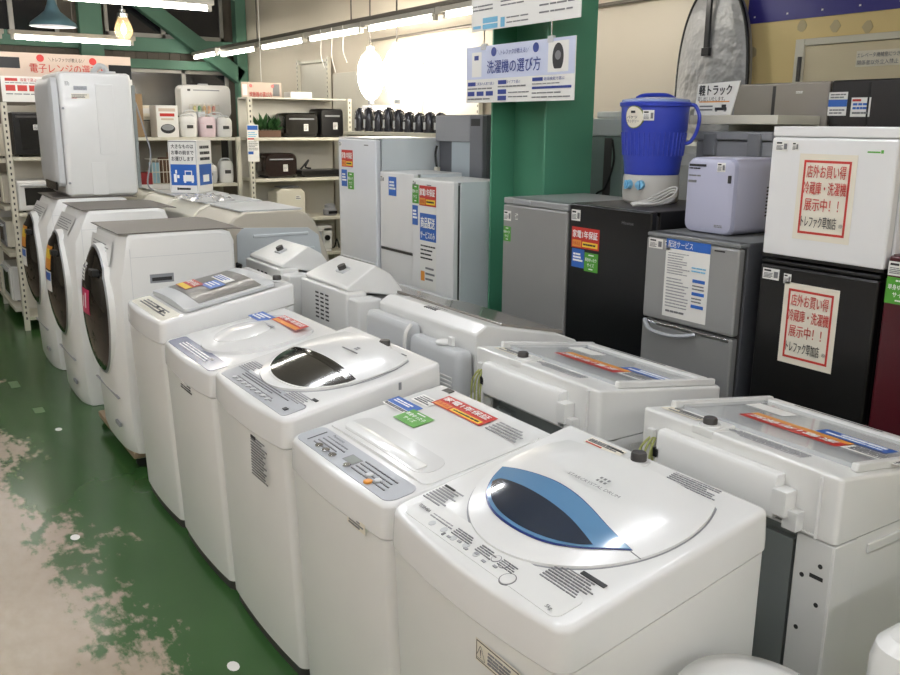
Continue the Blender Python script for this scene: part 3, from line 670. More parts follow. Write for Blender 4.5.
g = MB(); g.box(.30, .42, -hw - .0035, -hw + .002, .30, H - .08, WHITE).build('side_panel', t, .004)
g = MB().cyl((.44, -.1, H), (.44, -.1, H + .02), .06, GREYW, 20); g.tube([(.44, -.1, H + .02), (.42, -.1, H + .05), (.38, -.1, H + .055), (.34, -.1, H + .005)], .02, GREYW, 10); g.build('exhaust_elbow', t)
MB().box(D, D + .025, -hw + .02, hw - .02, .05, H - .08, STEEL).build('back_panel', t, .003)
g = MB().tube([(D + .03, -.28, H - .2), (D + .07, -.31, H - .4), (D + .1, -.33, .3), (D + .06, -.34, .09), (D + .1, -.34, .03)], .006, GREY); g.build('cord', t)

# ------------------------------------------------------------------ back row, backs to the front row, facing the fridges
def back_thing(label, yc): return thing('washing_machine', label, 'washing machine', (2.31, yc, 0), PI, 'washing machines in the back row')
RFRONT = ((0, 1, 0), (0, 0, 1)); REAR = ((0, 1, 0), (0, 0, 1))
def rear_plain(label, yc, W, D=.555, zf=.955, zb=1.03, seed=1):
    t = back_thing(label, yc); hw = W / 2
    zt = lambda u, v=0: zf + (zb - zf) * min(max(u / D, -.05), 1.)
    MB().loft([[(u, v, z) for u, v in outline(.02, D - .02, hw - .012, .05, .02, .01)] for z in (0, .045)], DARK).build('base', t)
    R = [[(u, v, z) for u, v in outline(.02 * (1 - q), D - .055, hw, .05, .012, .02, .003)] for q, z in ((0, .045), (1, .86))]
    MB().loft(R, CAB).build('cabinet', t, ang=30)
    for s in (-1, 1):
        g = MB(); g.box(D - .09, D - .002, s * hw + s * .0008, s * hw - s * .015, .045, .86, CAB); g.box(D - .012, D, s * (hw - .003), s * (hw - .10), .045, .86, CAB)
        g.build('rear_flange', t, .003)
        g = MB()
        for k, z in enumerate((.80, .76, .70, .62, .50, .42, .33)): g.cyl((D - .001, s * (hw - .03 - .045 * (k % 2)), z), (D + .001, s * (hw - .03 - .045 * (k % 2)), z), .006, SLOT, 10)
        for z in (.77, .45): g.box(D - .001, D + .001, s * (hw - .055), s * (hw - .02), z - .006, z + .004, SLOT)
        g.build('flange_holes', t)
    g = MB().box(D - .05, D - .035, -hw + .1, hw - .1, .05, .86, STEEL)
    for s in (-1, 1): g.box(D - .045, D - .012, s * (hw - .115), s * (hw - .20), .05, .83, STEEL)
    for zz in (.16, .46, .70):
        g.tube([(D - .033, -.12, zz), (D - .03, -.12, zz + .09), (D - .03, .12, zz + .09), (D - .033, .12, zz)], .008, STEEL, 6)
    g.build('rear_panel', t, .002)
    # upper plastic housing
    R = []; r = .009
    for k, (dz, i) in enumerate(((-.0, .006), (.003, 0))): R.append([(u, v, .862 + dz) for u, v in outline(0, D, hw, .03, .014, .015, i)])
    for k in range(6): a = PI / 2 * k / 5; R.append([(u, v, zt(u) - r + r * math.sin(a)) for u, v in outline(0, D, hw, .03, .014, .015, r * (1 - math.cos(a)))])
    MB().loft(R, WHITE).build('top_cover', t, ang=30)
    g = MB(); z1 = zb - .035
    g.prism([(D, .885), (D + .035, .885), (D + .035, z1 - .012), (D + .026, z1), (D, z1)], -hw + .09, hw - .145, WHITE)
    g.build('rear_cover', t, .004)
    MB().box(D, D + .03, hw - .125, hw - .085, .87, .92, WHITE).box(D, D + .042, hw - .15, hw - .11, .90, .965, WHITE).box(D, D + .012, hw - .05, hw - .045, .865, zb - .01, WHITE).box(D, D + .008, -hw + .05, hw - .05, .868, .876, WHITE).build('hose_clip', t, .003)
    g = MB().box(D, D + .016, -hw + .035, -hw + .06, .92, .98, WHITE); g.build('cord_hook', t, .003)
    g = MB()
    for k in range(3): g.tube([(D + .012, -hw + .05 + .008 * k, .96), (D + .03, -hw + .025 + .02 * k, .91), (D + .025, -hw + .02 + .02 * k, .80), (D + .03, -hw + .05 + .006 * k, .77), (D + .028, -hw + .075, .86), (D + .012, -hw + .05, .955)], .0035, CORDY, 6)
    g.build('earth_wire', t)
    MB().tube([(D + .02, -hw + .085, .93), (D + .03, -hw + .09, .87), (D + .025, -hw + .085, .78)], .006, CORD, 6).box(D + .01, D + .035, -hw + .08, -hw + .1, .915, .94, BLACK).build('power_cord', t)
    # lid: frosted clear panel between side rails
    lid = MB().patch(rect_out(.06, .44, -hw + .035, hw - .035, .02), zt, lambda u, v: 0, CLEAR, rim=.012, rings=2).build('lid', t, ang=50)
    for sv in (-1, 1): MB().box(.0, .45, sv * hw - sv * .03 - .01, sv * hw - sv * .03 + .01, 0, .022, WHITE, tf=frame((.02, 0, zt(.02)), (1, 0, (zb - zf) / D), (0, 1, 0))).build('lid_rail', lid, .005)
    MB().box(0, .035, -hw + .05, hw - .05, 0, .02, WHITE, tf=frame((.03, 0, zt(.03)), (1, 0, (zb - zf) / D), (0, 1, 0))).box(.01, .018, -.18, .10, .019, .0205, SLOT, tf=frame((.03, 0, zt(.03)), (1, 0, (zb - zf) / D), (0, 1, 0))).build('lid_grip', lid, .003)
    sticker(lid, 'warranty_sticker', tframe(zt, .30, .0, lift=.0135), .30, .085, S_RED, [(.0, .0, 1, .36, S_ORANGE)], [('家電1年保証', .5, .68, .4, .9, INKW, .03)])
    sticker(lid, 'blue_sticker', tframe(zt, .22, .19 if seed != 1 else .13, lift=.014), .2, .06, S_BLUE, small(.1, .15, .9, .85, 2, INKW, .5, 44, 10))
    sticker(lid, 'paper_label', tframe(zt, .30, .23, lift=.0135), .15, .06, PAPER, small(.05, .1, .9, .9, 4, INKG, .5, 45, 8))
    sticker(lid, 'paper_label', tframe(zt, .17, -.17, lift=.0135), .13, .07, PAPER)
    sticker(t, 'instruction_label', tframe(zt, .49, .04, lift=.002), .26, .05, None, small(0, 0, 1, 1, 5, INKL, .4, 46, 16))
    sticker(t, 'energy_label', tframe(zt, .485, -.22, lift=.002), .13, .05, PAPERC, small(.05, .1, .9, .9, 3, INKG, .5, 47, 10))
    MB().box(.465, D + .002, -.13, -.06, zb - .022, zb + .001, WHITE).build('inlet_step', t, .004)
    knob(t, lambda u, v=0: zb, .52, -.1, r=.019, h=.022)
    MB().box(.25, .262, hw - .001, hw + .0012, .90, .925, DARK).build('side_slot', t)
    MB().box(.05, .42, hw - .003, hw + .004, .81, .835, CAB).build('side_emboss', t, .004)
    return t
rear_plain('back-row washer nearest the right edge, seen from behind with a clear lid', 1.36, .62, seed=1)
rear_plain('second back-row washer from the right, seen from behind with a clear lid', 2.165, .65, D=.56, zf=.955, zb=1.03, seed=2)

# grey backed machine with rounded tank, further left
t = back_thing('back-row washer with two rounded grey rear tanks and louvred vents', 2.945); W = .74; D = .50; hw = W / 2
MB().loft([[(u, v, z) for u, v in outline(.0, D, hw, .05, .03, .02)] for z in (.0, .86)], CAB).build('cabinet', t, ang=30)
R = [[(0, .86), (D, .86), (D, 1.045), (D - .05, 1.075), (.10, 1.0), (0, .96)]]
MB().prism(R[0], -hw, hw, WHITE).build('top_cover', t, .01, seg=3)
MB().prism([(.05, .986), (.36, 1.052), (.36, 1.066), (.05, 1.0)], -hw + .03, hw - .03, LIDGREY).build('lid', t, .004)
for a, b, top in ((-hw + .005, -.008, 1.02), (.004, hw - .005, .985)):
    R = []
    for z, i in ((.30, 0), (top - .03, 0), (top - .012, .004), (top - .003, .012), (top, .024)): R.append([(u, v + (a + b) / 2, z) for u, v in outline(D + .005, D + .075, (b - a) / 2, .012, .03, 0, min(i, .03))])
    tk = MB().loft(R, GREYW).build('rear_tank', t, ang=30)
    g = MB()
    for k in range(4): g.box(D + .073, D + .078, b - .19, b - .04, top - .16 + .016 * k, top - .152 + .016 * k, WHITE)
    g.build('vent', tk, .002)
g = MB().lathe([(.032, 0), (.032, .01), (.02, .016), (0, .018)], (D + .045, .22, .986), WHITE, 20).box(D + .03, D + .045, .25, .28, .986, 1.02, WHITE); g.build('drain_cap', t, .003)
MB().tube([(D + .055, -.002, 1.02), (D + .085, -.002, .97), (D + .085, -.004, .82)], .008, CORD, 8).build('power_cord', t)
g = MB()
for k in range(2):
    for j in range(6): g.box(.40 + k * .035, .425 + k * .035, -.06 + j * .016, -.052 + j * .016, 1.058 + k * .006, 1.0655 + k * .008, SLOT)
g.build('top_vent', t)
MB().prism([(D - .02, .3), (D + .05, .3), (D + .05, .75), (D + .03, .82), (D - .02, .84)], hw + .002, hw + .05, GREYW).build('rear_duct', t, .006)

# two machines with slotted rear towers and hooded tops
def hooded(label, yc, W, dz=0.):
    t = back_thing(label, yc); hw = W / 2; D = .54
    MB().loft([[(u, v, z) for u, v in outline(.0, D - .03, hw, .05, .03, .02)] for z in (.0, .90)], CAB).build('cabinet', t, ang=30)
    MB().box(D - .028, D - .01, -hw + .02, hw - .02, .25, .80, STEEL).build('rear_panel', t, .003)
    b = hw - .11
    MB().box(D - .10, D + .01, -hw, b, .80, 1.03 + dz, WHITE).box(D - .12, D + .005, b + .002, hw, .80, 1.01 + dz, WHITE).build('rear_tower', t, .012, seg=3)
    g = MB(); z0 = 1.03 + dz
    R = [[(D - .30, -hw + .02, z0 - .05), (D - .005, -hw + .02, z0 + .003), (D - .005, b - .02, z0 + .003), (D - .30, b - .02, z0 - .05)],
         [(D - .30, -hw + .02, z0 - .02), (D - .01, -hw + .02, z0 + .022), (D - .01, b - .02, z0 + .022), (D - .30, b - .02, z0 - .02)],
         [(D - .27, -hw + .04, z0 + .055), (D - .19, -hw + .04, z0 + .10), (D - .19, b - .08, z0 + .10), (D - .27, b - .08, z0 + .055)]]
    g.loft(R, WHITE); hood = g.build('hood', t, .01, seg=3)
    kf = frame((D - .095, -.04, z0 + .068), (0, 1, 0), (-1, 0, .42))
    MB().cyl((0, 0, -.01), (0, 0, .022), .02, DARK, 16, tf=kf).box(-.034, .034, -.024, .024, -.012, .002, GREYW, tf=kf).build('water_inlet', t)
    g = MB()
    for j in range(3):
        for k in range(7): g.box(D + .009, D + .0112, -.13 + j * .055, -.095 + j * .055, .86 + dz + k * .02, .868 + dz + k * .02, SLOT)
    g.build('slots', t)
    MB().prism([(.0, .90), (D - .1, .90), (D - .1, .99), (D - .28, 1.01), (.04, .955), (.0, .93)], -hw, hw, WHITE).build('top_cover', t, .012, seg=3)
    MB().prism([(.03, .962), (D - .27, 1.018), (D - .27, 1.032), (.03, .976)], -hw + .02, hw - .02, LIDGREY).build('lid', t, .004)
    MB().prism([(-.03, .955), (.03, .966), (.03, .978), (-.03, .967)], -hw + .02, hw - .02, GREYW).build('lid_edge', t, .003)
    MB().tube([(D + .0, -hw + .0, .80), (D + .03, -hw + .01, .72), (D + .04, -hw + .04, .5), (D + .02, -hw + .05, .2)], .012, GREY, 8).build('drain_hose', t)
    return t
hooded('back-row washer with slotted white rear tower, just left of the grey tanks', 3.735, .62, .02)
hooded('farther back-row washer with slotted white rear tower, next to the wide beige machine', 4.50, .62, .02)
# power cord heaped beside the dark drum washer
g = MB()
for k in range(4): g.tube([(1.69, 4.75 + .03 * k, .02), (1.68 + .015 * k, 4.72, .5), (1.685, 4.74, .95), (1.70, 4.78 - .02 * k, 1.02), (1.73, 4.84, .9), (1.70, 4.86, .3), (1.72, 4.86, .02)], .008, RUBBER)
tag(g.build('power_cable'), 'looped black power cable behind the nearest drum washer', 'cable')

# wide drum machines facing the fridges, seen from their side
def wide(label, yc, W=.62, x=2.46, H=1.28, film=True, body=BEIGE):
    t = thing('drum_washer', label, 'washing machine', (x, yc, 0), PI, 'drum washers in the back row')
    hw = W / 2; D = .72
    prof = [(-.02, 0), (.0, .6), (.06, .98), (.14, 1.19), (.19, 1.25), (.26, H), (D - .12, H), (D - .05, H - .03), (D, H - .08), (D, 0)]
    MB().prism(prof, -hw, hw, body).build('body', t, .014, seg=3)
    pan = MB().prism([(.05, .1), (.05, .6), (.13, 1.12), (.20, 1.17), (D - .1, 1.19), (D - .06, 1.15), (D - .04, .1)], hw, hw + .004, F_PALE).build('side_panel', t, .003)
    g = MB()
    g.box(.20, .56, hw + .002, hw + .012, 1.125, 1.145, F_PALE)
    for a, b in ((.16, .27), (.45, .58)): g.box(a, b, hw + .002, hw + .012, 1.02, 1.05, F_PALE)
    g.box(.16, .56, hw + .002, hw + .012, .92, .94, F_PALE)
    g.box(.31, .42, hw + .002, hw + .014, 1.01, 1.06, F_PALE); g.build('emboss', pan, .006)
    MB().box(.325, .405, hw + .013, hw + .0155, 1.02, 1.05, GREY).build('carry_slot', pan)
    pl = MB().patch(rect_out(.22, D - .1, -hw + .02, hw - .02, .02), lambda u, v: H, lambda u, v: 0, GREYW, rim=.008, rings=2).build('top_panel', t)
    return t
wide('wide beige drum washer with pale embossed side, its back to the front row', 5.36)
wide('beige drum washer directly behind the wide one with embossed side', 6.02, body=CREAM)
wide('beige drum washer under the blue and white cube sign', 6.68, body=CREAM)
wide('last beige drum washer at the far end of the back row', 7.34, body=CREAM)
# crumpled clear wrap
g = MB(); rnd = random.Random(3)
n = 12; V = [(1.78 + .3 * i / n, 5.75 + .5 * j / n, 1.2905 + .03 * rnd.random() * (0 < i < n and 0 < j < n)) for i in range(n + 1) for j in range(n + 1)]
g.add(V, [(i * (n + 1) + j, i * (n + 1) + j + 1, (i + 1) * (n + 1) + j + 1, (i + 1) * (n + 1) + j) for i in range(n) for j in range(n)], mat('clear_wrap', (226, 226, 224), .12, alpha=.55, var=0, coat=1.))
tag(g.build('plastic_wrap', ang=10), 'crumpled clear plastic wrap lying on the beige drum washers', 'wrap')
# cube sign
t = thing('cube_sign', 'blue and white cardboard cube sign with a car picture standing on the washers', 'sign', (2.04, 6.64, 1.2895), math.radians(-44))
MB().box(-.115, .115, -.115, .115, 0, .38, PAPER).build('box', t, .003)
for fr, w, nm in ((frame((-.0, -.1158, .19), *SIDE), .22, 'front_print'),):
    q = sticker(t, nm, fr, w, .37, PAPER, [(.04, .14, .96, .55, S_BLUE), (.0, .985, 1, 1, INKG), (.02, .02, .03, .98, INKG), (.97, .02, .98, .98, INKG)]
            + [(.48, .22, .86, .34, INKW), (.54, .34, .8, .43, INKW), (.57, .345, .77, .41, S_BLUE), (.5, .19, .57, .23, INKW), (.77, .19, .84, .23, INKW), (.14, .2, .24, .36, INKW), (.2, .37, .26, .44, INKW), (.26, .28, .34, .34, INKW), (.3, .05, .72, .09, INK), (.24, .045, .29, .095, INK)],
            [('大きなものは', .5, .9, .085, .8, INK, .02), ('お車の前まで', .5, .78, .085, .8, INK, .02), ('お運びします', .5, .66, .085, .8, INK, .02)])
q = sticker(t, 'side_print', frame((.1158, .0, .19), (0, 1, 0), (0, 0, 1)), .22, .37, PAPER, [(.05, .14, .95, .55, S_BLUE), (.3, .2, .75, .34, INKW)] + small(.15, .6, .85, .94, 3, INK, .5, 50, 6))

# ------------------------------------------------------------------ fridges
def fridge(label, x, y0, y1, z1, door, body, depth=.55, splits=(), z0=0., name='fridge', cat='fridge', topm=None, lip=0., handle=None, gap=DARK, grp='fridges along the right'):
    yc = (y0 + y1) / 2; W = y1 - y0; hw = W / 2
    t = thing(name, label, cat, (x, yc, z0), 0, grp); H = z1 - z0
    MB().box(.05, depth, -hw, hw, .02 if not z0 else .012, H - .002, body).build('cabinet', t, .006)
    for sx in (.09, depth - .06):
        for sy in (-1, 1): MB().cyl((sx, sy * (hw - .05), 0), (sx, sy * (hw - .05), .021 if not z0 else .013), .018, DARK, 10).build('foot', t)
    MB().box(.038, .05, -hw + .008, hw - .008, .05, H - .02, gap).build('gasket', t)
    zs = [.04 if not z0 else .015] + [s - z0 for s in splits] + [H - lip]
    for k in range(len(zs) - 1):
        d = MB().box(0, .038, -hw + .001, hw - .001, zs[k] + (.004 if k else 0), zs[k + 1] - (.004 if k < len(zs) - 2 else 0), door).build('door', t, .010, seg=3)
    if lip: MB().box(.004, .06, -hw, hw, H - lip + .002, H, topm or door).build('top_trim', t, .006)
    if topm: MB().box(.03, depth, -hw, hw, H - .0025, H, topm).build('top_panel', t)
    return t
def fr_at(t, y, z, off=-.0006): return frame((off, y - t.location.y, z - t.location.z), *FRONT)
RB = .001
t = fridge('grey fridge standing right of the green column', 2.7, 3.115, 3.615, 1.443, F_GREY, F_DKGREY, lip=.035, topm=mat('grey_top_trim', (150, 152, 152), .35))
price_tag(t, fr_at(t, 3.575, 1.352), .06, .05, 3); green_sticker(t, fr_at(t, 3.575, 1.26), .06, .075)
MB().box(-.001, .006, -.07, .07, -.009, .009, SILVERP, tf=Matrix.Translation((.002, .1, 1.425))).build('badge', t, .002)
price_tag(t, fr_at(t, 3.50, 1.353), .02, .03, 4)
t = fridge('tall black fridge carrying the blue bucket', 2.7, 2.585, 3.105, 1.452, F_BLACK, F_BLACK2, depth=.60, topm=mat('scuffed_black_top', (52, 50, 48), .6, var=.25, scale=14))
price_tag(t, fr_at(t, 3.055, 1.40), .06, .05, 5); warranty(t, fr_at(t, 2.985, 1.30), .185, .095)
blue_sticker(t, fr_at(t, 3.03, 1.205), .085, .085); green_sticker(t, fr_at(t, 2.94, 1.195), .09, .085)
sticker(t, 'badge', fr_at(t, 2.72, 1.395), .07, .014, None, (), [('Hisense', .5, .5, 1., 1., INKG)])
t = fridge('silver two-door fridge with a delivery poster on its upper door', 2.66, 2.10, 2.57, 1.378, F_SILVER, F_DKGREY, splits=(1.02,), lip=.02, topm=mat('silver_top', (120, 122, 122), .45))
price_tag(t, fr_at(t, 2.515, 1.335), .075, .04, 6); price_tag(t, fr_at(t, 2.45, 1.333), .03, .035, 7)
sticker(t, 'badge', fr_at(t, 2.19, 1.342), .05, .01, None, [(0, .2, 1, .8, INK)])
g = MB()
g.loft([[( -.0 - .028 * math.sin(PI * k / 12), -.235 + .47 * k / 12 * .5 + .22, 1.005 - .035 * math.sin(PI * k / 12) + dz) for dz in (0, .012)] for k in range(13)], SILVERP, False, False, closed=False)
MB().tube([(-.002, .215, 1.012), (-.03, .16, .985), (-.034, .08, .978), (-.03, 0, .985), (-.002, -.06, 1.0)], .009, SILVERP).build('handle', t)
MB().box(-.004, .03, -.22, .22, 1.0, 1.0145, CHROME).build('door_trim', t, .003)
P = sticker(t, 'poster', fr_at(t, 2.345, 1.205), .225, .315, PAPER, [(0, .88, 1, 1, S_BLUE)] + small(.06, .55, .58, .84, 9, INKL, .35, 51, 9) + small(.06, .12, .58, .52, 10, INKL, .35, 52, 9)
            + [(.66, .5, .93, .54, S_BLUE), (.66, .34, .93, .38, S_BLUE), (.66, .18, .93, .22, S_BLUE)] + small(.66, .24, .93, .32, 2, INKG, .4, 53, 5) + small(.66, .4, .93, .48, 2, INKG, .4, 54, 5) + small(.62, .62, .93, .7, 2, S_CYAN, .4, 55, 5) + small(.08, .05, .6, .1, 1, INKG, .5, 56, 6),
            [('配送サービス', .34, .94, .085, .56, INKW, .013)], label='delivery price poster with a blue header')
price_tag(t, frame((.2, -.2355 - .0, 1.33), *SIDE), .04, .04, 8)
# white small freezer on the black fridge
tb = fridge('black fridge under the white compact fridge, with a red framed poster', 2.70, 1.575, 2.035, 1.335, F_BLACK2, F_BLACK, topm=F_BLACK2, lip=.018)
tw = fridge('white compact fridge stacked on the black fridge, with a red framed poster', 2.70, 1.565, 2.035, 1.803, F_WHITE, F_WHITE, depth=.48, z0=1.336, lip=.038, topm=F_WHITE, gap=GREYW)
MB().box(.002, .05, -.234, .234, .008, .02, BLACK).build('bottom_strip', tw)
def red_poster(t, y, z, w=.216, h=.292):
    b = [(.09, .90, .91, .928, INKR), (.09, .072, .91, .10, INKR), (.09, .072, .125, .928, INKR), (.875, .072, .91, .928, INKR)]
    return sticker(t, 'poster', fr_at(t, y, z), w, h, PAPERC, b, [('店外お買い得', .5, .8, .15, .68, INKR, .013), ('冷蔵庫・洗濯機', .5, .61, .15, .74, INKR, .013), ('展示中！！', .47, .42, .15, .60, INKR, .013), ('トレファク草加店', .45, .22, .135, .62, INK, .013), ('㊞', .84, .2, .05, None, INK)], label='white poster with red frame and red Japanese writing')
red_poster(tw, 1.805, 1.566); red_poster(tb, 1.815, 1.118)
price_tag(tw, fr_at(tw, 1.99, 1.735), .05, .035, 9); price_tag(tw, fr_at(tw, 1.935, 1.735), .025, .03, 10)
sticker(tw, 'badge', fr_at(tw, 1.64, 1.725), .055, .012, None, [(0, .2, .8, .6, S_GREEN), (.84, .1, 1, 1, S_GREEN)])
price_tag(tb, fr_at(tb, 1.985, 1.282), .07, .04, 11); price_tag(tb, fr_at(tb, 1.915, 1.275), .03, .035, 12)
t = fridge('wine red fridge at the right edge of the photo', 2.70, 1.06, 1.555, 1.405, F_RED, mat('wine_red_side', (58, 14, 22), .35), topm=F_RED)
price_tag(t, fr_at(t, 1.515, 1.365), .07, .045, 13); green_sticker(t, fr_at(t, 1.50, 1.295), .10, .085)
# white group left of the column
t = fridge('white fridge nearest the green column with a blue delivery poster', 2.80, 4.225, 4.69, 1.478, F_WHITE, F_PALE, depth=.38, topm=F_WHITE)
sticker(t, 'badge', fr_at(t, 4.49, 1.445), .05, .01, None, [(0, .2, 1, .8, INKG)])
green_sticker(t, fr_at(t, 4.645, 1.385), .075, .115); warranty(t, fr_at(t, 4.505, 1.38), .19, .12); blue_sticker(t, fr_at(t, 4.65, 1.255), .065, .12)
sticker(t, 'poster', fr_at(t, 4.50, 1.06), .185, .50, PAPER, [(.0, .6, 1, .93, S_BLUE), (.06, .1, .3, .22, S_ORANGE)] + small(.05, .36, .95, .56, 4, INK, .35, 60, 7) + small(.36, .1, .95, .3, 3, INKG, .35, 61, 7),
        [('商品配送', .5, .82, .13, .86, INKW, .03), ('サービスのみ', .5, .67, .085, .88, INKW, .03)], label='blue and white delivery service poster')
price_tag(t, fr_at(t, 4.66, 1.45), .04, .03, 14)
t = fridge('white two-door fridge in the middle of the white group', 2.82, 4.70, 5.135, 1.50, F_WHITE, F_PALE, depth=.36, splits=(1.0,), topm=F_WHITE, gap=GREY)
price_tag(t, fr_at(t, 5.10, 1.45), .05, .04, 15); blue_sticker(t, fr_at(t, 4.965, 1.41), .10, .12)
MB().box(-.004, .02, -.21, .2, .992, 1.006, DARK).build('handle_groove', t)
t = fridge('tallest white fridge at the left end of the white group', 2.80, 5.15, 5.70, 1.71, mat('fridge_cool_white', (222, 225, 230), .3, coat=.2), F_PALE, depth=.58, splits=(.845,), topm=F_WHITE, lip=.012, gap=GREY)
MB().box(-.012, .02, -.26, .26, .86, .885, GREYW).build('handle', t, .006)
warranty(t, fr_at(t, 5.56, 1.565), .17, .115); blue_sticker(t, fr_at(t, 5.61, 1.43), .085, .115); green_sticker(t, fr_at(t, 5.51, 1.415), .09, .115)
sticker(t, 'badge', fr_at(t, 5.28, 1.66), .06, .012, None, [(0, .2, 1, .8, INKG)]); price_tag(t, fr_at(t, 5.66, 1.66), .04, .03, 16)
# grey fridge seen from its back
t = thing('fridge', 'grey fridge turned round, its ribbed back above the white fridges', 'fridge', (3.245, 4.835, 0), 0, 'fridges along the right')
MB().box(.02, .42, -.275, .275, .02, 1.86, F_DKGREY).build('cabinet', t, .008)
MB().box(.0, .022, -.27, .09, 1.0, 1.69, mat('back_pale_panel', (172, 182, 188), .35, metal=.2)).build('back_panel', t, .003)
MB().box(-.008, .022, -.13, .275, 1.69, 1.855, GREY).build('upper_cover', t, .004)
MB().box(-.012, .022, -.275, -.135, .9, 1.855, mat('back_channel', (104, 106, 112), .45)).build('back_channel', t, .006)
MB().box(-.014, .0, -.25, -.15, 1.79, 1.835, SLOT).build('handle_slot', t, .003)
MB().tube([(-.012, .25, 1.66), (-.02, .255, 1.6), (-.016, .24, 1.5)], .008, BLACK).box(-.03, -.005, .22, .255, 1.40, 1.52, PAPERC).build('power_cord', t)
for sy in (-1, 1): MB().cyl((.2, sy * .2, 0), (.2, sy * .2, .021), .02, DARK).build('foot', t)

# ---- things on the fridges
t = thing('bucket_washer', 'blue bucket-shaped mini washer with grey base on the black fridge', 'mini washer', (3.06, 2.95, 1.4535))
MB().lathe([(.115, 0), (.126, .01), (.130, .04), (.129, .115), (.124, .128)], (0, 0, 0), mat('bucket_base_grey', (186, 184, 178), .4), 40).build('motor_base', t)
MB().lathe([(.124, .129), (.126, .135), (.131, .19), (.134, .2), (.146, .32), (.149, .33), (.153, .43), (.160, .433), (.162, .448), (.156, .452), (.147, .446), (.14, .36), (.115, .15), (0, .14)], (0, 0, 0), BLUEBKT, 48).build('tub', t, ang=50)
g = MB()
for k in range(40):
    a = 2 * PI * k / 40; ca, sa = math.cos(a), math.sin(a); g.tube([(.1355 * ca, .1355 * sa, .215), (.1455 * ca, .1455 * sa, .318)], .004, BLUEBKT, 5, 1)
g.build('ribs', t)
MB().lathe([(.154, .449), (.151, .462), (.09, .472), (0, .474)], (0, 0, 0), mat('lid_pale_blue', (150, 170, 220), .25, alpha=.75, var=0), 40).build('lid', t)
MB().tube([(-.1, .02, .468), (-.06, .01, .481), (.04, -.02, .483), (.09, -.03, .468)], .009, BLUEBKT, 8).build('lid_handle', t)
a = math.radians(-55); ca, sa = math.cos(a), math.sin(a)
MB().tube([(.156 * ca, .156 * sa, .44), (.178 * ca, .178 * sa, .435), (.198 * ca, .198 * sa, .39), (.192 * ca, .192 * sa, .33), (.168 * ca, .168 * sa, .28), (.144 * ca, .144 * sa, .27)], .0085, BLUEBKT, 10).build('side_handle', t)
def cyl_frame(ang, r, z, tilt=.12):
    ca, sa = math.cos(ang), math.sin(ang); return frame((r * ca, r * sa, z), (-sa, ca, 0), (ca * tilt, sa * tilt, 1))
A0 = math.radians(178)
for k in range(2):
    f = cyl_frame(A0 - .02 + .46 * k, .1295, .085, 0)
    MB().cyl((0, 0, 0), (0, 0, .02), .022, KNOBBLUE, 20, r1=.019, tf=f).box(-.004, .004, -.02, .02, .02, .03, KNOBBLUE, tf=f).build('dial', t)
f = cyl_frame(A0 + .17, .1535, .385, .08)
g = MB(); g.patch(circ(0, 0, .05, 9, 9, 28), lambda u, v: -.012 * ((u / .05) ** 2), lambda u, v: 0, mat('badge_green', (120, 130, 70), .5), rim=.006, rings=3, tf=f)
g.patch(circ(0, 0, .046, 9, 9, 28), lambda u, v: -.012 * ((u / .05) ** 2), lambda u, v: 0, PAPERC, rim=.0066, rings=3, tf=f); bd = g.build('badge', t)
sticker(bd, 'lettering', f @ Matrix.Translation((0, 0, .0072)), .08, .07, None, [(.35, .75, .65, .9, INK)], [('バケツ', .45, .5, .18, .7, INK, .02), ('ランドリー', .52, .25, .18, .8, INK, .02)])
price_tag(t, cyl_frame(A0 + .62, .1545, .392, .08), .05, .045, 17)
g = MB()
for k in range(3): g.tube([(-.10, -.03 - .012 * k, .006 + .004 * k), (-.03, -.075 - .014 * k, .007 + .006 * k), (.05, -.10 - .01 * k, .02 + .014 * k), (.115, -.085, .05 + .013 * k), (.125, -.045, .055 + .012 * k), (.08, -.03 + .008 * k, .03 + .012 * k), (.0, -.03 + .01 * k, .012 + .006 * k), (-.09, -.02 + .006 * k, .006 + .004 * k)], .0042, CORD)
tag(g.build('power_cable', loc=(2.90, 2.83, 1.4535)), 'bundled white power cord at the foot of the blue bucket', 'cord')
# lavender cool box
t = thing('cool_box', 'lavender countertop cool box on the silver fridge', 'cool box', (2.80, 2.385, 1.3795))
hw = .122; H = .30
R = []
for x, i in ((.02, .0), (.005, .006), (.0, .02)): R.append([(x, y, z) for y, z in rect_out(-hw + i, hw - i, .0 + i, H - i, .035, 5, False)])
MB().loft(R[::-1], mat('lavender_door', (182, 184, 206), .25, coat=.3), True, True).build('door', t, ang=40)
R = []
for x, i in ((.024, .004), (.03, .0), (.27, 0), (.28, .01)): R.append([(x, y, z) for y, z in rect_out(-hw + i, hw - i, .0 + i, H - i, .04, 5, False)])
MB().loft(R, LAV).build('body', t, ang=40)
g = MB()
for k in range(9): g.box(.20, .26, -hw - .001, -hw + .004, .07 + .014 * k, .076 + .014 * k, SLOT)
g.build('vent', t)
d0 = t.children[0]
sticker(d0, 'print', frame((-.0006, .02, .24), *FRONT), .18, .08, None, [(.02, .8, .5, .92, INK)] + small(.02, .66, .5, .76, 1, INK, .7, 62, 9) + small(.02, .3, .4, .4, 1, INKG, .7, 63, 4) + [(.02, .0, .25, .12, INKG)])
price_tag(d0, frame((-.0006, -.055, .265), *FRONT), .04, .035, 18); sticker(d0, 'badge', frame((-.0006, -.06, .035), *FRONT), .04, .012, None, small(0, 0, 1, 1, 2, INKG, .6, 64, 4))
MB().box(-.004, .001, -hw + .015, -hw + .03, .205, .235, SLOT).build('latch', d0, .002)

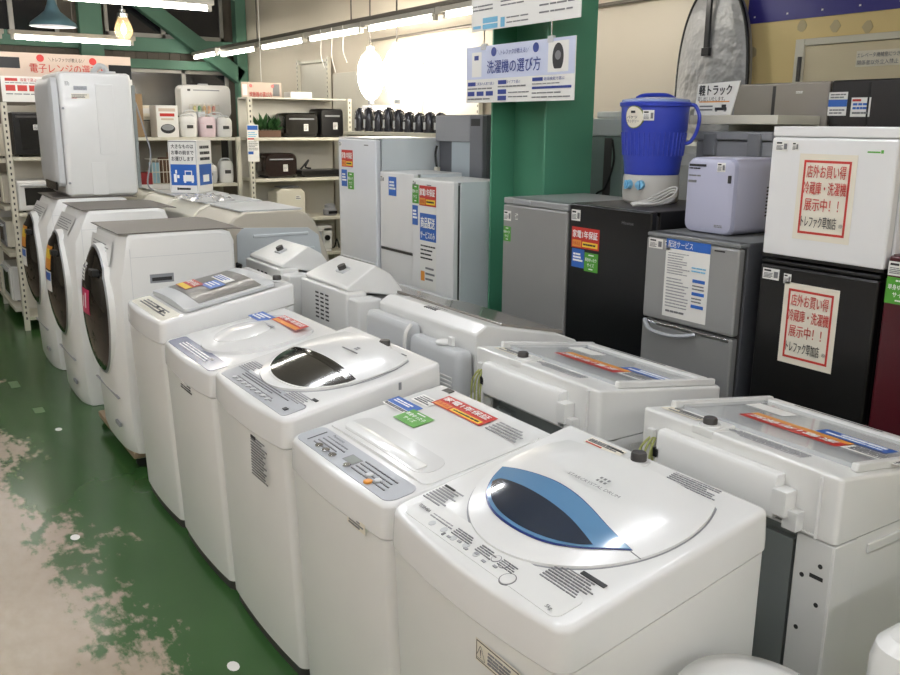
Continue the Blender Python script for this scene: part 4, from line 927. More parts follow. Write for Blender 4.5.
# ---- row of large fridges behind
t = fridge('large silver french-door fridge behind the white compact fridge', 3.62, 2.45, 2.97, 2.0, mat('glossy_taupe', (158, 152, 144), .14, coat=.6), F_GREY, depth=.62, topm=F_WHITE, grp=None)
MB().box(-.003, .01, .02, .036, .9, 1.985, DARK).build('door_gap', t); sticker(t, 'print', fr_at(t, 2.60, 1.955), .04, .012, None, small(0, 0, 1, 1, 2, INKW, .6, 65, 4))
t = fridge('large black french-door fridge at the right, behind the white compact fridge', 3.60, 1.80, 2.43, 2.0, mat('matt_black_door', (30, 27, 26), .35), F_BLACK, depth=.62, topm=F_BLACK, grp=None)
MB().box(-.003, .01, .128, .136, .9, 1.985, BLACK).build('door_gap', t)
sticker(t, 'price_label', fr_at(t, 2.39, 1.90), .09, .10, PAPER, [(.0, .38, 1, .68, S_BLUE)] + small(.1, .05, .9, .3, 2, INKG, .5, 66, 5) + small(.1, .72, .9, .95, 2, INKG, .5, 67, 5))
sticker(t, 'price_label', fr_at(t, 2.28, 1.885), .09, .08, PAPER, [(.05, .8, .5, .92, S_RED)] + small(.1, .35, .9, .75, 2, S_BLUE, .6, 68, 5) + small(.1, .1, .9, .3, 1, INKG, .5, 69, 5))
# grey tall units directly right of the column
t = fridge('tall grey green fridge behind the bucket, right of the column', 3.62, 3.72, 4.02, 1.84, mat('grey_green_panel', (120, 136, 130), .4), F_GREY, depth=.5, topm=F_WHITE, grp=None)
MB().box(-.012, .0, -.15, .15, 1.74, 1.838, GREYW).build('white_cap', t, .006); MB().box(-.006, .001, -.06, .0, .4, 1.73, DARK).build('dark_channel', t, .002)
MB().tube([(-.01, -.07, 1.72), (-.03, -.11, 1.6), (-.02, -.04, 1.45), (-.03, .02, 1.4), (-.02, -.09, 1.3)], .006, RUBBER).build('power_cord', t)
tag(MB().box(3.66, 3.98, 3.74, 4.0, 1.8415, 1.88, WHITE).build('serving_tray', None, .012, seg=3), 'flat white tray lying on the grey green fridge', 'tray')
t = thing('silver_appliance', 'rounded silver appliance standing behind the blue bucket', 'appliance', (3.62, 3.37, 0))
R = []
for z, i in ((0, .0), (1.66, 0), (1.70, .01), (1.72, .04)): R.append([(u, v, z) for u, v in outline(0, .45, .30, .10, .05, .03, i)])
MB().loft(R, F_SILVER).build('body', t, ang=30); MB().loft([[(u, v, z) for u, v in outline(-.004, .46, .303, .1, .05, .03)] for z in (1.60, 1.66)], GREYW).build('rim', t)
# beige shelf with grey case behind the cool box
t = thing('display_shelf', 'beige shelf carrying the truck sign behind the cool box', 'shelf', (3.31, 2.72, 0))
MB().box(0, .3, -.245, .245, 1.81, 1.85, IVORY).build('shelf_board', t, .003)
MB().box(.28, .3, -.245, .245, 0, 1.809, IVORY).build('back_panel', t, .003)
MB().box(.01, .28, -.225, .225, 1.50, 1.515, IVORY).build('lower_board', t, .003)
t = thing('grey_case', 'grey latched storage case on the beige shelf', 'case', (3.33, 2.72, 1.5165))
MB().box(0, .24, -.215, .215, 0, .22, GREY).build('body', t, .01); MB().box(-.012, .245, -.22, .22, .222, .262, GREY).build('lid', t, .008)
for y in (.12, -.13): MB().box(-.022, .0, y - .035, y + .035, .15, .252, mat('latch_grey', (120, 122, 126), .4)).build('latch', t, .006)
t = thing('truck_sign', 'cut-out loan sign with a small truck picture on the beige shelf', 'sign', (3.33, 2.845, 1.851))
sp = [(-.115, 0), (.10, 0), (.14, .15), (-.10, .14)]
g = MB(); g.loft([[(x, -y, z) for y, z in sp] for x in (0, .006)], PAPER); g.build('board', t)
MB().prism([(.006, 0), (.10, 0), (.006, .12)], -.02, .02, PAPERC).build('stand', t)
sticker(t, 'print', frame((-.0006, -.005, .073), *FRONT), .21, .13, None, [(.06, .38, .9, .42, S_ORANGE), (.08, .22, .45, .27, INKG), (.08, .1, .45, .15, INKG), (.52, .1, .84, .2, INK), (.7, .2, .82, .3, INK), (.53, .06, .59, .11, INKG), (.77, .06, .83, .11, INKG)],
        [('軽トラック', .50, .80, .36, .90, INK, .03), ('貸し出しいたします。', .40, .50, .16, .76, INK, .013)])
# garment bag / ironing board leaning on the wall
t = thing('garment_bag', 'silver foil board cover with black piping leaning in the wall corner', 'board cover', (4.60, 3.97, .602))
ol = []
for k in range(41):
    a = PI * k / 40; yy = .285 * math.cos(a); zz = 1.36 + .72 * math.sin(a) ** .75 if 0 < k < 40 else 1.36; ol.append((yy, zz))
ol = [(.30, -.6 + .0)] + [(y, z) for y, z in ol] + [(-.30, -.6)]
def bag(d, s): return [(d, y * s, z if z < 0 else .7 + (z - .7) * (1 - (1 - s) * .4)) for y, z in ol]
MB().loft([bag(.045, .99), bag(.0, 1.0), bag(-.012, .96), bag(-.03, .6), bag(-.045, .3), bag(-.058, .02)], FOIL).build('cover', t, ang=50)
MB().tube([(.0, y, z) for y, z in ol], .012, BLACK, 8, 2).build('piping', t)
MB().box(-.072, -.052, -.018, .018, 1.68, 2.06, BLACK).box(-.076, -.052, -.03, .03, 1.63, 1.68, BLACK).build('strap', t, .002)
sticker(t, 'tag', frame((-.066, -.03, 1.33), (-.0, -.9, -.35), (0, -.35, .9)), .10, .05, S_RED, [(.1, .2, .9, .8, INKR), (.2, .4, .5, .7, INKW)])
# banner on the yellow wall
t = thing('banner', 'indigo banner with white writing hung on the yellow wall', 'banner', (4.712, 2.9, 2.42))
MB().box(0, .006, -1.0, .91, 0, .75, BANNER).build('sheet', t)
sticker(t, 'print', frame((-.0006, .0, .375), *FRONT), 1.8, .7, None, [(.02 + .13 * k, .01, .027 + .13 * k, .025, INKW) for k in range(8)], [('詳しくは店員まで', .515, .23, .17, .72, INKW, .02)])

# ------------------------------------------------------------------ hanging signs
def hang_sign(label, x, y0, y1, z0, z1, bars, texts, ztop, bg=S_LBLUE, extra=None):
    t = thing('hanging_sign', label, 'sign', (x, (y0 + y1) / 2, z0)); w = y1 - y0; h = z1 - z0
    b = MB().box(0, .006, -w / 2, w / 2, 0, h, PAPER).build('board', t)
    q = sticker(b, 'print', frame((-.0004, 0, h / 2), *FRONT), w, h, None, bars, texts)
    for s in (-.3, .32):
        MB().cyl((.003, s * w, h), (.003, s * w, ztop - z0), .004, CHROME, 6).box(-.006, .012, s * w - .02, s * w + .02, h - .02, h + .012, GREYW).build('clip', t)
    return t
circle_pts = circ(0, 0, 1, 9, 9, 20)
t = hang_sign('hanging washer guide sign with blue Japanese title below another sign', 2.90, 3.335, 4.255, 1.918, 2.215,
  [(0, .42, 1, 1, S_LBLUE), (.06, .46, .16, .9, PAPER), (.085, .76, .13, .84, S_NAVY), (.78, .46, .95, .95, PAPER)]
  + [(.02, .30, .10, .37, S_NAVY), (.33, .31, .41, .38, S_NAVY), (.65, .33, .74, .39, S_NAVY)]
  + [(.02 + .095 * k, .12, .09 + .095 * k, .2, S_NAVY) for k in range(3)] + small(.02, .04, .3, .09, 1, INKG, .5, 70, 8) + small(.02, .23, .28, .27, 1, INKG, .6, 71, 9)
  + [(.33, .14, .41, .22, S_NAVY), (.33, .03, .41, .11, S_NAVY)] + small(.43, .05, .62, .2, 2, INKG, .25, 72, 6) + small(.33, .25, .6, .29, 1, INKG, .6, 73, 9)
  + [(.65, .2, .98, .24, S_NAVY)] + small(.65, .03, .98, .17, 2, INKG, .3, 74, 9) + small(.65, .27, .9, .3, 1, INKG, .6, 75, 9),
  [('洗濯機の選び方', .47, .62, .23, .50, S_NAVY, .015), ('＼トレファクが教える!／', .47, .86, .09, .30, S_NAVY), ('ご家族の人数で選ぶ', .2, .335, .055, .19, S_NAVY), ('タイプで選ぶ', .48, .345, .055, .13, S_NAVY), ('乾燥機能で選ぶ', .84, .36, .055, .17, S_NAVY)], 2.30)
b = t.children[0]
for yy in (.20, -.16):
    MB().patch(circ(0, 0, .024, 9, 9, 20), lambda u, v: 0, lambda u, v: 0, S_NAVY, rim=.001, rings=2, tf=frame((-.0006, yy, .262), *FRONT)).build('roundel', b)
MB().patch([(.042 * math.cos(a * PI / 15), .066 * math.sin(a * PI / 15) if a < 15 else max(-.055, .07 * math.sin(a * PI / 15))) for a in range(30)], lambda u, v: 0, lambda u, v: 0, INK, rim=.0012, rings=2, tf=frame((-.0008, -.335, .207), *FRONT)).build('door_picture', b)
MB().patch(circ(0, 0, .022, 9, 9, 20), lambda u, v: 0, lambda u, v: 0, INKG, rim=.0018, rings=2, tf=frame((-.0008, -.335, .215), *FRONT)).build('door_picture', b)
hang_sign('upper hanging guide sign cut off by the top of the photo', 2.90, 3.31, 4.21, 2.295, 2.60,
  [(.02, .62, .10, .70, S_CYAN), (.02, .04, .1, .09, S_CYAN), (.12, .12, .27, .21, S_CYAN), (.12, .02, .27, .10, S_CYAN), (.3, .02, .34, .18, S_CYAN), (.3, .66, .38, .74, S_CYAN)] + small(.02, .32, .25, .45, 2, INKG, .35, 76, 9) + small(.3, .34, .58, .47, 2, INKG, .35, 77, 9) + small(.36, .04, .58, .2, 2, INKG, .25, 78, 4) + small(.66, .1, .95, .55, 4, INKG, .22, 79, 5),
  [('お部屋で選ぶ', .18, .66, .07, .13, S_CYAN), ('サイズで選ぶ', .46, .7, .07, .13, S_CYAN)], 3.88)

# ------------------------------------------------------------------ shelving
def slotted_post(g, x, y, z1, s=.022, face='y'):
    g.box(x - s, x + s, y - s, y + s, 0, z1, IVORY)
    k = 0; z = .1
    while z < z1 - .03:
        if face == 'y': g.box(x - .006, x + .006, y - s - .0008, y - s + .001, z, z + .022, SLOT)
        else: g.box(x - s - .0008, x - s + .001, y - .006, y + .006, z, z + .022, SLOT)
        z += .05
# end-cap unit facing the camera, with microwaves
EY = 8.35
t = thing('shelf_unit', 'end-of-aisle shelf unit at far left holding the black oven', 'shelf', (0, 0, 0))
for px in (1.03, 1.98): g = MB(); slotted_post(g, px, EY + .0, 1.95); g.build('upright', t)
MB().box(1.05, 1.96, EY + .40, EY + .42, .05, 1.93, SHELFW).build('back_panel', t)
for z in (.12, .56, 1.03, 1.50): MB().box(1.055, 1.955, EY - .02, EY + .40, z - .03, z, IVORY).build('shelf_board', t, .003)
t2 = thing('shelf_unit', 'long aisle shelf along the left edge holding toaster ovens', 'shelf', (0, 0, 0))
for y in (9.75, 10.7, 11.6): g = MB(); slotted_post(g, 1.03, y, 1.95, face='x'); g.build('upright', t2)
MB().box(1.44, 1.46, 8.80, 11.6, .05, 1.95, SHELFW).build('back_panel', t2)
for z in (.12, .63, 1.05, 1.47): MB().box(1.0, 1.44, 8.80, 11.6, z - .035, z, IVORY).build('shelf_board', t2, .003)
def oven(label, x, y, z, w, d, h, body, front, facing='y', name='microwave_oven', cat='microwave', win=True):
    t = thing(name, label, cat, (x, y, z + .001), 0 if facing == 'y' else -PI / 2, 'ovens on the left shelves')
    MB().box(-w / 2, w / 2, 0, d, .012, h, body).build('body', t, .012, seg=3)
    for sx in (-1, 1):
        for yy in (.05, d - .05): MB().cyl((sx * (w / 2 - .05), yy, 0), (sx * (w / 2 - .05), yy, .013), .014, RUBBER, 8).build('foot', t)
    dr = MB().box(-w / 2 + .008, w / 2 - .008, -.014, .001, .022, h - .01, front).build('door', t, .006)
    if win: MB().box(-w / 2 + .06, w / 2 - .11, -.0155, -.012, .06, h - .06, BLACKG).build('window', dr, .004)
    MB().box(-w / 2 + .03, w / 2 - .03, -.035, -.013, h - .05, h - .03, GREYW if front is not BLACK else DARK).build('handle', dr, .005)
    return t
o = oven('large black microwave oven on the end shelf left of the dryer', 1.33, EY + .02, 1.501, .50, .36, .37, DARK, BLACK)
sticker(o, 'price_label', frame((-.02, -.0165, .245), *SIDE), .14, .045, PAPER, small(.05, .1, .95, .9, 3, INKG, .5, 80, 7))
oven('white toaster oven with rounded corners on the end shelf below the black oven', 1.29, EY + .0, 1.031, .46, .34, .27, WHITE, WHITE, name='toaster_oven', cat='toaster oven')
oven('dark oven on the top tier of the left aisle shelf', 1.03, 9.25, 1.471, .46, .36, .30, BEIGE, DARK, 'x')
oven('beige toaster oven on the second tier of the left aisle shelf', 1.03, 9.2, 1.051, .46, .36, .27, BEIGE, CREAM, 'x', 'toaster_oven', 'toaster oven')
oven('toaster oven with a metal frame on the third tier of the left aisle shelf', 1.03, 9.3, .631, .42, .34, .26, CREAM, GREY, 'x', 'toaster_oven', 'toaster oven')
oven('white oven with dark window on the bottom tier of the left aisle shelf', 1.03, 9.35, .121, .50, .36, .34, WHITE, WHITE, 'x')
oven('farther white oven on the third tier of the left aisle shelf', 1.03, 10.25, .631, .42, .34, .28, WHITE, WHITE, 'x')
# sign board on the end-cap
t = thing('guide_sign', 'microwave guide sign with red Japanese title above the end shelf', 'sign', (1.56, EY + .02, 1.955))
b = MB().box(-.53, .53, 0, .008, 0, .40, S_PINK).build('board', t)
sticker(b, 'print', frame((0, -.0006, .2), *SIDE), 1.06, .40, None, [(0, 0, 1, .52, PAPER), (0, .68, .15, .9, INK), (.03, .42, .12, .48, S_RED), (.82, .52, 1, .82, BLACK)] + [(.03 + .085 * k, .22, .1 + .085 * k, .34, S_RED) for k in range(5)] + small(.03, .14, .5, .18, 1, INKG, .5, 81, 9) + small(.03, .37, .4, .4, 1, INKG, .5, 82, 12),
        [('電子レンジの選び方', .51, .70, .19, .58, INKR, .012), ('＼トレファクが教える!／', .5, .88, .085, .28, INK), ('容量で選ぶ', .2, .45, .07, .12, INKR)])
for x, z in ((-.21, .36), (.21, .35)):
    MB().patch(circ(0, 0, .03, 9, 9, 20), lambda u, v: 0, lambda u, v: 0, S_RED, rim=.001, rings=2, tf=frame((x, -.0008, z), *SIDE)).build('roundel', b)
for s in (-.42, .42): MB().box(s - .01, s + .01, .008, .02, 0, .36, GREYW).build('prop', t)

# middle unit with rice cookers
MY = 8.8
t = thing('shelf_unit', 'middle shelf unit crowded with white rice cookers', 'shelf', (0, 0, 0))
for x in (2.03, 3.20):
    for y in (MY, MY + .85): MB().box(x - .02, x + .02, y - .02, y + .02, 0, 1.66 if y == MY else 1.88, IVORY).build('upright', t)
for z, ya, yb in ((1.655, MY - .02, MY + .40), (1.20, MY - .02, MY + .42), (.12, MY - .02, MY + .42), (1.85, MY + .44, MY + .87)):
    MB().box(2.06, 3.17, ya, yb, z - .03, z, IVORY).build('shelf_board', t, .003)
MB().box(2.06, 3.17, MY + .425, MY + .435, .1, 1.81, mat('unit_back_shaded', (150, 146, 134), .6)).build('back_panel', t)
def cooker(label, x, y, z, r, h, body, lidm, w=1., name='rice_cooker', cat='rice cooker', grp='rice cookers on the middle shelf'):
    t = thing(name, label, cat, (x, y, z + .001), 0, grp)
    P = rect_out(-r * w, r * w, -r, r, r * .55)
    def ring(s, z): return [(a * s, b * s, z) for a, b in P]
    MB().loft([ring(.86, 0), ring(.94, .015), ring(1, .06), ring(1, h * .62), ring(.985, h * .66)], body).build('body', t, ang=40)
    MB().loft([ring(.99, h * .665), ring(1.0, h * .69), ring(.97, h * .85), ring(.8, h * .97), ring(.5, h)], lidm).build('lid', t, ang=40)
    MB().box(-.03, .03, -r - .012, -r + .01, h * .42, h * .58, DARK).build('control_panel', t, .004)
    MB().tube([(-r * w * .8, .0, h * .8), (-r * w * .6, 0, h * 1.06), (r * w * .6, 0, h * 1.06), (r * w * .8, 0, h * .8)], .008, GREYW, 6).build('handle', t)
    return t
t = thing('boxed_multicooker', 'white boxed pan set with a picture of a dark pan on the middle shelf', 'box', (2.51, MY + .10, 1.656))
MB().box(-.105, .105, -.08, .15, 0, .30, PAPER).build('carton', t, .004)
q = sticker(t, 'front_print', frame((0, -.0806, .15), *SIDE), .2, .29, PAPER, [(.1, .82, .9, .92, S_PINK), (.15, .66, .85, .76, S_RED), (.2, .54, .8, .6, S_PINK)])
MB().patch([(.07 * math.cos(a * PI / 12), .045 * math.sin(a * PI / 12)) for a in range(24)], lambda u, v: 0, lambda u, v: 0, INK, rim=.001, rings=2, tf=frame((0, -.0816, .08), *SIDE)).patch([(.058 * math.cos(a * PI / 12), .028 * math.sin(a * PI / 12)) for a in range(24)], lambda u, v: 0, lambda u, v: 0, GREY, rim=.0016, rings=2, tf=frame((0, -.0818, .092), *SIDE)).build('pan_picture', t)
PINKW = mat('pink_white_plastic', (226, 206, 212), .35)
cooker('white rice cooker just right of the boxed pan set', 2.735, MY + .13, 1.656, .085, .20, WHITE, WHITE)
cooker('tall white rice cooker set back between the front white one and the pinkish one', 2.82, MY + .32, 1.656, .07, .24, WHITE, WHITE)
cooker('pinkish white rice cooker on the middle shelf', 2.92, MY + .10, 1.656, .08, .20, PINKW, PINKW)
cooker('square white rice cooker left of the cable at the shelf end', 3.085, MY + .08, 1.656, .075, .19, WHITE, WHITE)
cooker('white pot-shaped cooker at the right end of the middle shelf', 3.08, MY + .29, 1.656, .085, .22, WHITE, GREYW)
t = thing('air_purifier', 'large white rounded appliance on the back shelf under the window', 'appliance', (3.10, MY + .60, 1.851))
R = []
for y, i in ((0, .025), (.012, .006), (.03, 0), (.2, 0), (.22, .02)): R.append([(a, y, b) for a, b in rect_out(-.27 + i, .27 - i, i, .33 - i, .06, 5, False)])
MB().loft(R, WHITE).build('body', t, ang=35); MB().box(-.14, .14, -.003, .004, .27, .28, GREY).build('slot', t); MB().box(-.2, -.17, -.003, .004, .265, .285, DARK).build('switch', t)
MB().box(-.05, .05, .08, .13, .331, .345, GREYW).build('handle', t, .005)
t = thing('wire_basket', 'white wire basket of small bottles behind the rice cookers', 'basket', (3.02, MY + .425 + .08, 1.851))
g = MB()
for z in (.0, .06, .12): g.tube([(-.14, -.05, z + .003), (.14, -.05, z + .003), (.14, .05, z + .003), (-.14, .05, z + .003), (-.14, -.05, z + .003)], .003, IVORY, 5, 1)
for k in range(8): g.tube([(-.14 + .04 * k, -.05, .13), (-.14 + .04 * k, -.05, .003), (-.14 + .04 * k, .05, .003), (-.14 + .04 * k, .05, .13)], .002, IVORY, 5, 1)
g.build('wires', t)
t.location = (3.03, MY + .48, 1.8512)
BC = [('pale yellow', (214, 206, 150)), ('green', (110, 160, 120)), ('amber', (206, 170, 120)), ('peach', (222, 180, 150)), ('rose', (206, 150, 140))]
for k, (nm, col) in enumerate(BC):
    b = thing('small_bottle', 'small %s bottle in the wire basket' % nm, 'bottle', (3.03 - .1 + .05 * k, MY + .48, 1.8575), 0, 'small bottles in the wire basket')
    MB().lathe([(.017, 0), (.019, .005), (.019, .09), (.009, .11)], (0, 0, 0), mat('bottle_' + nm.replace(' ', '_'), col, .3), 12).build('body', b)
    MB().lathe([(.011, .111), (.011, .135), (0, .136)], (0, 0, 0), PAPER, 10).build('cap', b)
for k, (x, y, w, h, m, s) in enumerate(((2.22, MY + .50, .20, .14, GREY, 'grey box on the back shelf near the dryer'), (2.46, MY + .5, .22, .11, PAPERC, 'low cream box on the back shelf beside the white appliance'))):
    o = MB().box(-w / 2, w / 2, -.08, .1, 0, h, m).box(-w / 2 + .02, w / 2 - .05, -.0815, -.08, .03, h - .03, PAPER).build('box', None, .006, loc=(x, y, 1.851)); tag(o, s, 'box')
tag(MB().box(-.085, .085, -.1, .15, 0, .40, CARD).build('cardboard_box', None, .003, loc=(2.19, MY + .08, 1.656 - .0)), 'brown cardboard box on the middle shelf beside the dryer', 'box')
tag(MB().box(-.13, .13, -.1, .1, 0, .12, mat('dark_red_box', (130, 30, 34), .5)).build('storage_box', None, .006, loc=(2.195, MY + .1, 1.2005)), 'dark red box on the lower middle shelf', 'box')
t = thing('wire_rack', 'white wire cart full of small goods left of the cube sign', 'cart', (2.48, MY + .2, 1.2025))
g = MB()
for k in range(9): g.tube([(-.14 + .035 * k, -.15, 0.003), (-.14 + .035 * k, -.15, .24)], .003, IVORY, 5, 1)
for z in (.003, .12, .24): g.tube([(-.14, -.15, z), (.14, -.15, z), (.14, .1, z), (-.14, .1, z), (-.14, -.15, z)], .004, IVORY, 5, 1)
g.build('wires', t)
for k in range(3):
    o = MB().box(-.04, .04, -.05, .05, 0, .2 + .05 * k, [mat('pale_blue_pack', (150, 190, 205), .5), TERRA, CARD][k]).build('small_carton', None, .004, loc=(2.39 + .09 * k, MY + .16, 1.2105)); tag(o, ['pale blue pack in the white wire cart', 'brown pack in the middle of the white wire cart', 'tan pack at the right of the white wire cart'][k], 'pack')
cooker('white kettle-like cooker on the lower middle shelf beside the post', 3.09, MY + .10, 1.201, .07, .22, WHITE, WHITE)
cooker('round white steamer on the lower middle shelf', 2.90, MY + .12, 1.201, .095, .18, GREYW, WHITE, 1.)
tag(MB().box(-.12, .12, -.06, .06, 0, .12, mat('dark_green_pack', (54, 70, 52), .6)).build('pack', None, .01, loc=(2.95, MY + .32, 1.201)), 'dark green pack behind the steamer on the lower shelf', 'pack')

for k, (x, y, z, w, h, m, lb) in enumerate(((2.56, MY + .33, 1.656, .14, .22, PAPERC, 'cream pack standing behind the boxed pan set'), (2.942, MY + .35, 1.656, .075, .25, F_PALE, 'pale grey pack behind the pinkish rice cooker'),
        (2.70, MY + .36, 1.201, .16, .20, GREYW, 'pale grey pack on the lower middle shelf behind the cube sign'), (2.73, MY + .12, 1.201, .11, .15, INKW, 'white pack on the lower middle shelf right of the wire cart'))):
    o = MB().box(-w / 2, w / 2, -.05, .05, 0, h, m).box(-w / 2 + .015, w / 2 - .015, -.051, -.049, h * .5, h * .8, (S_LBLUE, S_RED, S_CYAN, S_BLUE)[k]).build('pack', None, .004, loc=(x, y, z)); tag(o, lb, 'pack')
# right gondola with black toasters
GY = 8.6
t = thing('shelf_unit', 'right shelf unit with white back panel and black toasters', 'shelf', (0, 0, 0))
for px in (3.26, 4.36): g = MB(); slotted_post(g, px, GY, 2.05); g.build('upright', t)
MB().box(3.285, 4.335, GY + .38, GY + .40, .05, 2.04, SHELFW).box(3.285, 4.335, GY + .02, GY + .38, 2.035, 2.05, SHELFW).build('back_panel', t)
for z in (1.655, 1.245, .83, .45, .12): MB().box(3.285, 4.335, GY - .03, GY + .38, z - .03, z, IVORY).build('shelf_board', t, .003)
sticker(t, 'price_strip', frame((3.275, GY - .024, 1.60), *SIDE), .12, .36, PAPER, [(.05, .86, .95, .98, S_BLUE), (.05, .6, .95, .64, S_RED), (.05, .2, .5, .28, S_BLUE)] + small(.1, .3, .9, .56, 6, INKG, .4, 83, 6) + small(.1, .66, .9, .82, 3, S_CYAN, .4, 84, 6))
def toaster(label, x, y, z, w, d, h, m, curve=.05, name='toaster', cat='toaster'):
    t = thing(name, label, cat, (x, y, z + .001), 0, 'black toasters on the right shelf')
    R = []
    for yy, i in ((0, .012), (.02, 0), (d - .02, 0), (d, .015)): R.append([(a, yy, b) for a, b in rect_out(-w / 2 + i, w / 2 - i, .004 + i, h - i, curve, 5, False)])
    MB().loft(R, m).build('body', t, ang=40)
    MB().box(-w / 2 + .05, w / 2 - .05, -.006, .004, h * .72, h * .78, GREY).build('handle', t, .003)
    sticker(t, 'price_label', frame((w * .12, -.0015, h * .4), *SIDE), .05, .07, PAPER, small(.1, .1, .9, .9, 4, INKG, .5, 85, 3))
    MB().box(-w / 2 + .02, w / 2 - .02, .03, d - .03, 0, .012, RUBBER).build('base', t)
    return t
toaster('glossy black toaster oven beside the plant on the top shelf', 3.845, GY + .06, 1.656, .38, .28, .245, BLACKG)
tt = toaster('black boxy oven right of the other toaster on the top shelf', 4.185, GY + .04, 1.656, .27, .3, .29, BLACK, .03)
toaster('black and dark red rice cooker on the second shelf', 3.60, GY + .05, 1.246, .36, .28, .25, mat('black_red_gloss', (30, 14, 16), .15, coat=.6), .07, 'rice_cooker', 'rice cooker')
t = thing('griddle', 'flat black griddle plate with cable on the second shelf', 'griddle', (4.06, GY + .16, 1.246))
MB().box(-.25, .25, -.13, .13, .02, .075, BLACK).build('plate', t, .012); MB().box(-.2, .2, -.1, .1, 0, .021, DARK).build('base', t)
MB().tube([(-.2, 0, .08), (-.15, -.02, .14), (-.1, .02, .17), (-.13, .03, .1), (-.08, 0, .085)], .01, RUBBER).build('cord', t)
t = thing('bread_maker', 'white bread maker with grey lid on the third shelf', 'bread maker', (3.68, GY + .15, .831))
MB().prism([(-.16, 0), (.16, 0), (.165, .26), (.12, .30), (-.10, .31), (-.16, .27)], -.13, .13, CREAM).build('body', t, .02, seg=3)
MB().box(-.09, .11, -.1, .1, .312, .325, GREY).build('lid', t, .006); sticker(t, 'label', frame((.08, -.1312, .21), *SIDE), .06, .04, PAPER, small(.1, .1, .9, .9, 2, INK, .5, 86, 4))
t = thing('hand_grinder', 'small grey grinder on the third shelf beside the tall fridge', 'grinder', (4.17, GY + .12, .831))
MB().lathe([(.07, 0), (.075, .02), (.075, .06), (.06, .075), (.06, .11), (.03, .125), (0, .126)], (0, 0, 0), GREY, 20).build('body', t); MB().box(-.05, .05, -.078, -.07, .02, .05, BLACK).build('control_panel', t)
t = thing('coffee_maker', 'white coffee maker with a black dial on the lower right shelf', 'coffee maker', (4.02, GY + .12, .451))
MB().box(-.12, .12, -.1, .12, 0, .03, WHITE).box(-.11, .02, -.06, .1, .03, .22, GREYW).box(.02, .12, -.1, .12, .03, .26, WHITE).box(-.12, .12, -.1, .12, .22, .28, WHITE).build('body', t, .008)
MB().cyl((.06, -.1, .15), (.06, -.118, .15), .03, BLACK, 18).build('dial', t)
MB().tube([(.12, 0, .05), (.18, -.02, .03), (.2, -.05, .12), (.24, -.02, .02)], .008, RUBBER).build('cord', t)
# planter with leafy plant
t = thing('potted_plant', 'small leafy plant in a brown trough on the top shelf', 'plant', (3.485, GY + .09, 1.656))
MB().box(-.12, .12, -.05, .05, 0, .07, TERRA).build('planter', t, .006)
g = MB(); rnd = random.Random(5)
for k in range(90):
    a = rnd.random() * 2 * PI; l = .05 + .1 * rnd.random(); p0 = Vector((rnd.uniform(-.11, .11), rnd.uniform(-.035, .035), .07)); d = Vector((math.cos(a) * .7, math.sin(a) * .5, .3 + rnd.random()))
    p1 = p0 + d * l; w = Vector((-math.sin(a), math.cos(a), 0)) * .024; m = (p0 + p1) / 2 + Vector((0, 0, .012)); q = p0 + (p1 - p0) * .62
    g.add([p0, q + w, p1, q - w, q + Vector((0, 0, .006))], [(0, 1, 4), (1, 2, 4), (2, 3, 4), (3, 0, 4)], LEAF)
g.build('foliage', t)
# poster and white box on top of the right unit's back
t = thing('guide_sign', 'pink guide sign with red title hung behind the top of the right shelf unit', 'sign', (3.58, GY + .46, 1.94))
b = MB().box(-.22, .22, 0, .008, 0, .27, S_PINK).build('board', t)
sticker(b, 'print', frame((0, -.0006, .135), *SIDE), .44, .27, None, [(.02, .5, .14, .92, PAPER), (.78, .5, .95, .95, INKG), (.02, .06, .98, .3, PAPER)] + small(.05, .08, .95, .28, 2, INKG, .4, 87, 9), [('炊飯器の選び方', .47, .55, .2, .56, INKR, .015)])
for x in (-.12, .12): MB().patch(circ(0, 0, .018, 9, 9, 16), lambda u, v: 0, lambda u, v: 0, S_RED, rim=.001, rings=2, tf=frame((x, -.0008, .235), *SIDE)).build('roundel', b)
MB().cyl((0, .004, .27), (0, .004, RZ - 1.942), .003, CORD, 6).build('string', t)
tag(MB().box(-.12, .12, -.08, .1, 0, .06, PAPER).box(.105, .122, -.06, .06, .012, .05, INK).build('flat_carton', None, .006, loc=(3.86, GY + .16, 2.0512)), 'low white carton on top of the right shelf unit', 'box')
# wall standards behind
t = thing('wall_shelving', 'ivory wall shelving posts along the beige wall', 'shelving', (4.64, 0, 0))
for y, z in ((10.5, 2.55), (9.65, 2.55), (7.61, 2.38), (6.6, 2.38)): g = MB(); slotted_post(g, 0, y, z, .02, 'x'); g.build('upright', t)
MB().box(.025, .04, 9.66, 10.5, .3, 2.53, SHELFW).box(.025, .04, 6.6, 9.6, .3, 2.36, SHELFW).build('back_panel', t, .004)
MB().box(-.012, .012, 9.65, 10.5, 2.5, 2.53, IVORY).build('top_rail', t)
